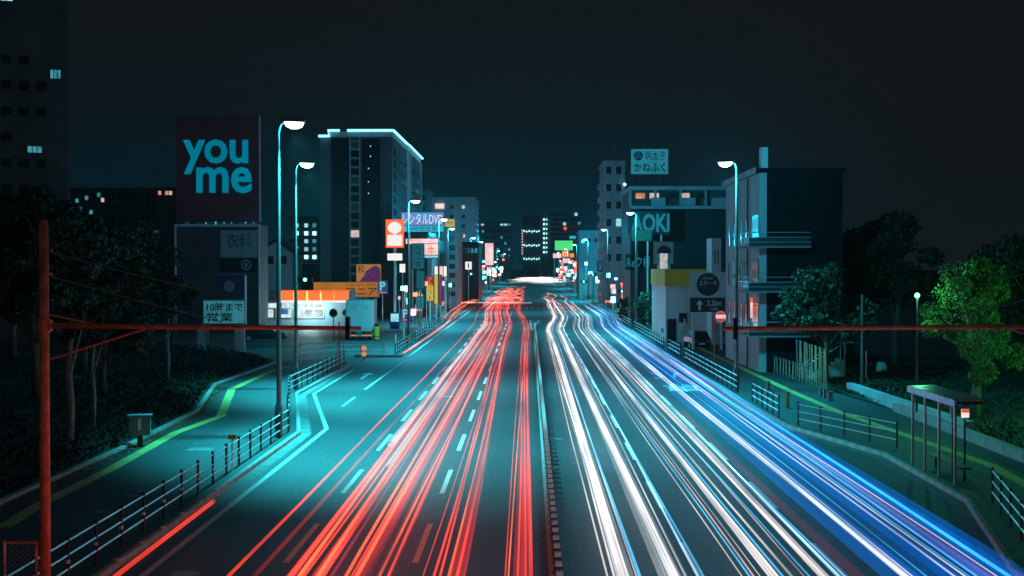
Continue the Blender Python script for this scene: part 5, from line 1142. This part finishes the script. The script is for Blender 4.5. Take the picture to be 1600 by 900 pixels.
# red post by the parking entrance
p = G(530, 577, 0.13); tag(MB().tube([(0, 0, 0), (0, 0, 3.1)], 0.045, 8).box(-0.06, 0.06, -0.06, 0.06, 0, 0.15).build('red_post', M_RED, None, (p.x, p.y, 0.13)), 'thin red post at the corner of the railing by the parking entrance', 'post')

# ================================================================== LIGHT TRAILS of the traffic, at lamp height above their lanes
def sm(a, b, y):
    t = min(1, max(0, (y - a) / (b - a))); return t * t * (3 - 2 * t)
T_RED = trail_mat('tail light red', (1.0, 0.055, 0.028), 0.42)
T_REDS = trail_mat('tail light deep red', (0.75, 0.020, 0.020), 0.16)
T_ORA = trail_mat('tail light orange', (1.0, 0.14, 0.04), 0.55)
T_MAG = trail_mat('tail light magenta', (0.55, 0.02, 0.08), 0.20)
T_PALE = trail_mat('pale trail', (0.62, 0.80, 0.80), 0.20)
T_WHT = trail_mat('headlight white', (0.95, 0.86, 0.84), 0.28)
T_WSOFT = trail_mat('headlight soft white', (0.70, 0.74, 0.78), 0.11)
T_CYA = trail_mat('headlight cyan', (0.06, 0.48, 0.88), 0.48)
T_BLU = trail_mat('headlight blue', (0.00, 0.11, 0.52), 0.19)
T_PNK = trail_mat('headlight pink', (0.90, 0.50, 0.45), 0.35)
T_DRK = trail_mat('bus side red', (0.16, 0.0, 0.012), 0.14)
rt = random.Random(5)
YS = [10, 18, 24, 30, 36, 43, 51, 60, 70, 80, 92, 104, 116, 128, 138, 146, 154, 162, 170, 178, 188, 200, 212, 224, 236, 250, 262, 274, 286, 300, 316, 334, 352, 372, 396, 420, 450]
def trail(x, z, r, m, label, group, y0=8, y1=300, side=-1, drift=0.0, wig=0.0, ph=0.0, name='light_trail', bump=0.02):
    pts = []; ys = [y0] + [y for y in YS if y0 < y < y1] + [y1]
    k1, k2 = rt.uniform(0, 6.28), rt.uniform(0, 6.28)
    for y in ys:
        xx = x + drift * sm(20, 120, y) + 0.07 * math.sin(y / 23 + k1)
        if side < 0: xx -= 1.25 * sm(140, 205, y)
        else: xx += 1.35 * sm(136, 180, y)
        far = sm(205, 270, y)
        xx += far * wig * math.sin(y / 13.0 + ph)
        pts.append((xx, y, z + bump * math.sin(y / 6 + k2)))
    return tag(MB().tube(pts, r, 6, False).build(name, m, None, smooth=True), label, 'light trail', group)
def bundle(xs, label, group, side, z, mats, rad, y1=(230, 330), wig=0.5, y0=8, n_soft=0, soft=None, drift=0.0):
    for i, x in enumerate(xs):
        trail(x, z + rt.uniform(-0.12, 0.16), rt.uniform(*rad), mats[i % len(mats)], label, group, y0 if i % 4 else y0, rt.uniform(*y1), side, drift + rt.uniform(-0.12, 0.12), wig * rt.uniform(0.6, 1.2), rt.uniform(0, 2.0))
    for i in range(n_soft):
        x = xs[rt.randrange(len(xs))]
        trail(x + rt.uniform(-0.1, 0.1), z, rt.uniform(0.09, 0.15), soft, label, group, y0, rt.uniform(*y1), side, drift, wig, rt.uniform(0, 2))
rd = lambda a, b, n: [a + (b - a) * (i + rt.uniform(-0.3, 0.3)) / max(1, n - 1) for i in range(n)]
# away from the camera: tail lights
NR = (0.012, 0.04)
G1 = 'red trails over the kerbside through lane'
trail(-5.72, 0.85, 0.035, T_RED, 'thin red light trail nearest the edge line', None, side=-1, y1=240, drift=0.0)
trail(-5.35, 0.8, 0.045, T_REDS, 'soft red light trail next to the thin one by the edge line', None, side=-1, y1=230, drift=0.35)
bundle(rd(-4.62, -4.36, 6) + rd(-4.2, -4.06, 4), 'thick red light trail over the kerbside through lane', G1, -1, 0.82, [T_RED, T_REDS, T_RED, T_ORA, T_REDS, T_RED], NR, n_soft=2, soft=T_REDS)
trail(-4.5, 0.9, 0.12, T_PALE, 'wide pale white streak ending along the thick red trails', None, y0=47, y1=250, side=-1, drift=-0.15)
trail(-4.25, 0.9, 0.06, T_PALE, 'narrow pale streak among the thick red trails', None, y0=42, y1=150, side=-1)
trail(-3.75, 0.85, 0.035, T_MAG, 'thin magenta light trail between the red bundles', None, y1=140, side=-1)
bundle(rd(-3.48, -3.22, 7) + rd(-2.92, -2.72, 5), 'red light trail in the broad bundle over the middle lane', 'red trails over the middle lane', -1, 0.8, [T_ORA, T_RED, T_REDS, T_RED, T_REDS, T_RED, T_ORA, T_REDS], NR, n_soft=2, soft=T_REDS)
bundle(rd(-1.96, -1.78, 5) + rd(-1.5, -1.32, 5), 'red light trail straddling the dashes beside the inner lane', 'red trails beside the inner dashes', -1, 0.8, [T_RED, T_RED, T_REDS, T_REDS, T_RED, T_ORA], NR, n_soft=1, soft=T_REDS, drift=-0.45)
bundle(rd(-0.44, -0.28, 4) + rd(-0.14, 0.02, 4), 'red light trail running along the median', 'red trails along the median', -1, 0.8, [T_RED, T_REDS, T_ORA, T_RED, T_REDS, T_RED], NR, n_soft=1, soft=T_REDS, drift=-0.15)
for i in range(20): trail(rt.uniform(-6.0, -0.5), 0.85, rt.uniform(0.05, 0.09), rt.choice((T_RED, T_ORA, T_RED)), 'short curling red light trail beyond the far crossing', 'curling red trails beyond the far crossing', y0=rt.uniform(205, 255), y1=rt.uniform(290, 430), side=-1, wig=rt.uniform(0.6, 1.5), ph=rt.uniform(0, 6))
for i in range(5): trail(rt.uniform(-9.6, -8.3), 0.85, rt.uniform(0.05, 0.08), rt.choice((T_RED, T_ORA)), 'red light trail swinging toward the shops before the crossing', 'red trails swinging toward the shops', y0=rt.uniform(125, 200), y1=rt.uniform(250, 300), side=-1, wig=0.9)
trail(-8.0, 0.75, 0.05, T_RED, 'short bright red light trail by the gutter and long railing', None, y0=14, y1=36.5, side=-1, drift=-0.9)
trail(-8.75, 0.8, 0.06, T_ORA, 'short red light trail turning out of the parking entrance', None, y0=98, y1=190, side=-1, drift=0)
# toward the camera: headlights
NW = (0.010, 0.028)
bundle(rd(1.55, 2.1, 9), 'white headlight trail over the lane beside the median', 'white trails beside the median', 1, 0.66, [T_WHT, T_WSOFT, T_WHT, T_WHT, T_PNK], NW, y1=(225, 300), n_soft=2, soft=T_WSOFT)
trail(1.9, 0.66, 0.12, T_WHT, 'broad white headlight trail nearest the median', None, side=1, y1=270)
bundle(rd(2.72, 3.4, 9), 'white headlight trail just inside the dashes of the median lane', 'white trails inside the median lane dashes', 1, 0.66, [T_WHT, T_WSOFT, T_WHT, T_CYA, T_WHT], NW, y1=(225, 300), n_soft=2, soft=T_WSOFT)
trail(2.88, 0.66, 0.11, T_WHT, 'broad white headlight trail along the dashes', None, side=1, y1=262)
trail(2.25, 0.66, 0.035, T_CYA, 'cyan light trail between the two broad white ones', None, side=1, y1=180); trail(3.42, 0.62, 0.03, T_CYA, 'cyan light trail outside the second broad white one', None, side=1, y1=180)
bundle([4.22, 4.3, 4.36, 4.55, 4.75, 4.86, 4.98, 5.06], 'white headlight trail over the middle oncoming lane', 'white trails over the middle oncoming lane', 1, 0.66, [T_WHT, T_PNK, T_CYA, T_WHT, T_WSOFT, T_WHT, T_CYA, T_WHT], NW, y1=(200, 262))
trail(4.9, 0.66, 0.085, T_WHT, 'broad white headlight trail over the middle oncoming lane', None, side=1, y1=255)
bundle([5.38, 5.6, 5.66, 5.85, 6.0, 6.12, 6.22, 6.35], 'white and cyan headlight trail before the bus lane', 'white trails before the bus lane', 1, 0.66, [T_PNK, T_CYA, T_WHT, T_WHT, T_WSOFT, T_CYA, T_WHT, T_CYA], NW, y1=(190, 262))
trail(5.92, 0.66, 0.085, T_WHT, 'broad white headlight trail before the bus lane', None, side=1, y1=250)
trail(6.5, 0.7, 0.10, T_DRK, 'dark red light trail between the white trails and the blue ones', None, side=1, y1=60, y0=8)
bundle([7.1, 7.3, 7.42, 7.7, 7.98, 8.15, 8.25, 8.35, 8.6, 8.8], 'white headlight trail over the bus lane', 'white trails over the bus lane', 1, 0.85, [T_CYA, T_WHT, T_WHT, T_CYA, T_WHT, T_WSOFT, T_WHT, T_CYA], (0.010, 0.024), y1=(195, 250))
trail(7.3, 0.75, 0.06, T_WHT, 'broad white headlight trail over the bus lane', None, side=1, y1=215)
for x, r in ((6.95, 0.24), (7.6, 0.28), (8.2, 0.28), (8.85, 0.24)): trail(x, 1.0, r, T_BLU, 'wide soft blue light trail over the bus lane', 'soft blue trails over the bus lane', side=1, y1=200)
trail(9.0, 1.05, 0.035, T_CYA, 'bright blue light trail at the outer edge of the bus lane', None, side=1, y1=150); trail(9.0, 1.05, 0.18, T_BLU, 'blue haze trail around the outermost bright blue trail', None, side=1, y1=150)
trail(8.72, 0.9, 0.12, T_DRK, 'dark red light trail beside the outermost blue trail', None, side=1, y1=110)
trail(9.1, 0.75, 0.04, T_WHT, 'thin white trail along the kerb railing', None, side=1, y0=70, y1=170); trail(9.4, 0.75, 0.03, T_WSOFT, 'thin soft trail along the kerb railing', None, side=1, y0=60, y1=170)
for x, a, b in ((2.35, 185, 330), (3.6, 190, 340), (5.2, 200, 300)): trail(x, 0.7, 0.07, T_ORA, 'short orange light trail crossing the white ones near the far crossing', 'orange trails near the far crossing', y0=a, y1=b, side=1, wig=0.8, ph=x)
# cross traffic on the two side streets
for y, z, a, b, m, r in ((241, 0.7, -60, 0.5, T_WHT, 0.06), (243, 0.75, -60, -2, T_PALE, 0.08), (247, 0.8, -58, -14, T_RED, 0.07)):
    tag(MB().tube([(a, y, z), ((a + b) / 2, y + 0.3, z), (b, y, z)], r, 6, False).build('light_trail', m), 'thin light trail crossing the road along the side street', 'light trail', 'trails along the side street')
TFAR = trail_mat('distant headlights', (0.85, 0.80, 0.80), 0.34)
for k in range(46):
    y = rt.uniform(520, 745); c = rt.gauss(6, 6) * y / 700; h = rt.uniform(2, 7); z = rt.uniform(0.5, 1.8)
    tag(MB().tube([(c - h, y, z), (c, y + 0.5, z + 0.1), (c + h, y + 1, z)], [0.08, 0.26, 0.08], 6, False).build('light_trail', TFAR), 'broad white light trail crossing at the far end of the road', 'light trail', 'trails at the far end of the road')


hz = MB().box(-260, 260, -30, 870, -1, 75).mesh('haze', M_BLACK)
hm = bpy.data.materials.new('haze air'); hm.use_nodes = True; ht = hm.node_tree; ht.nodes.clear()
ho = ht.nodes.new('ShaderNodeOutputMaterial'); pv = ht.nodes.new('ShaderNodeVolumePrincipled'); pv.inputs['Color'].default_value = (0.80, 0.95, 1, 1); pv.inputs['Density'].default_value = 0.00009; pv.inputs['Anisotropy'].default_value = 0.7
ht.links.new(pv.outputs[0], ho.inputs['Volume']); hz.materials.clear(); hz.materials.append(hm)
tag(put('haze', hz), 'thin night haze over the whole street', 'haze', kind='stuff')
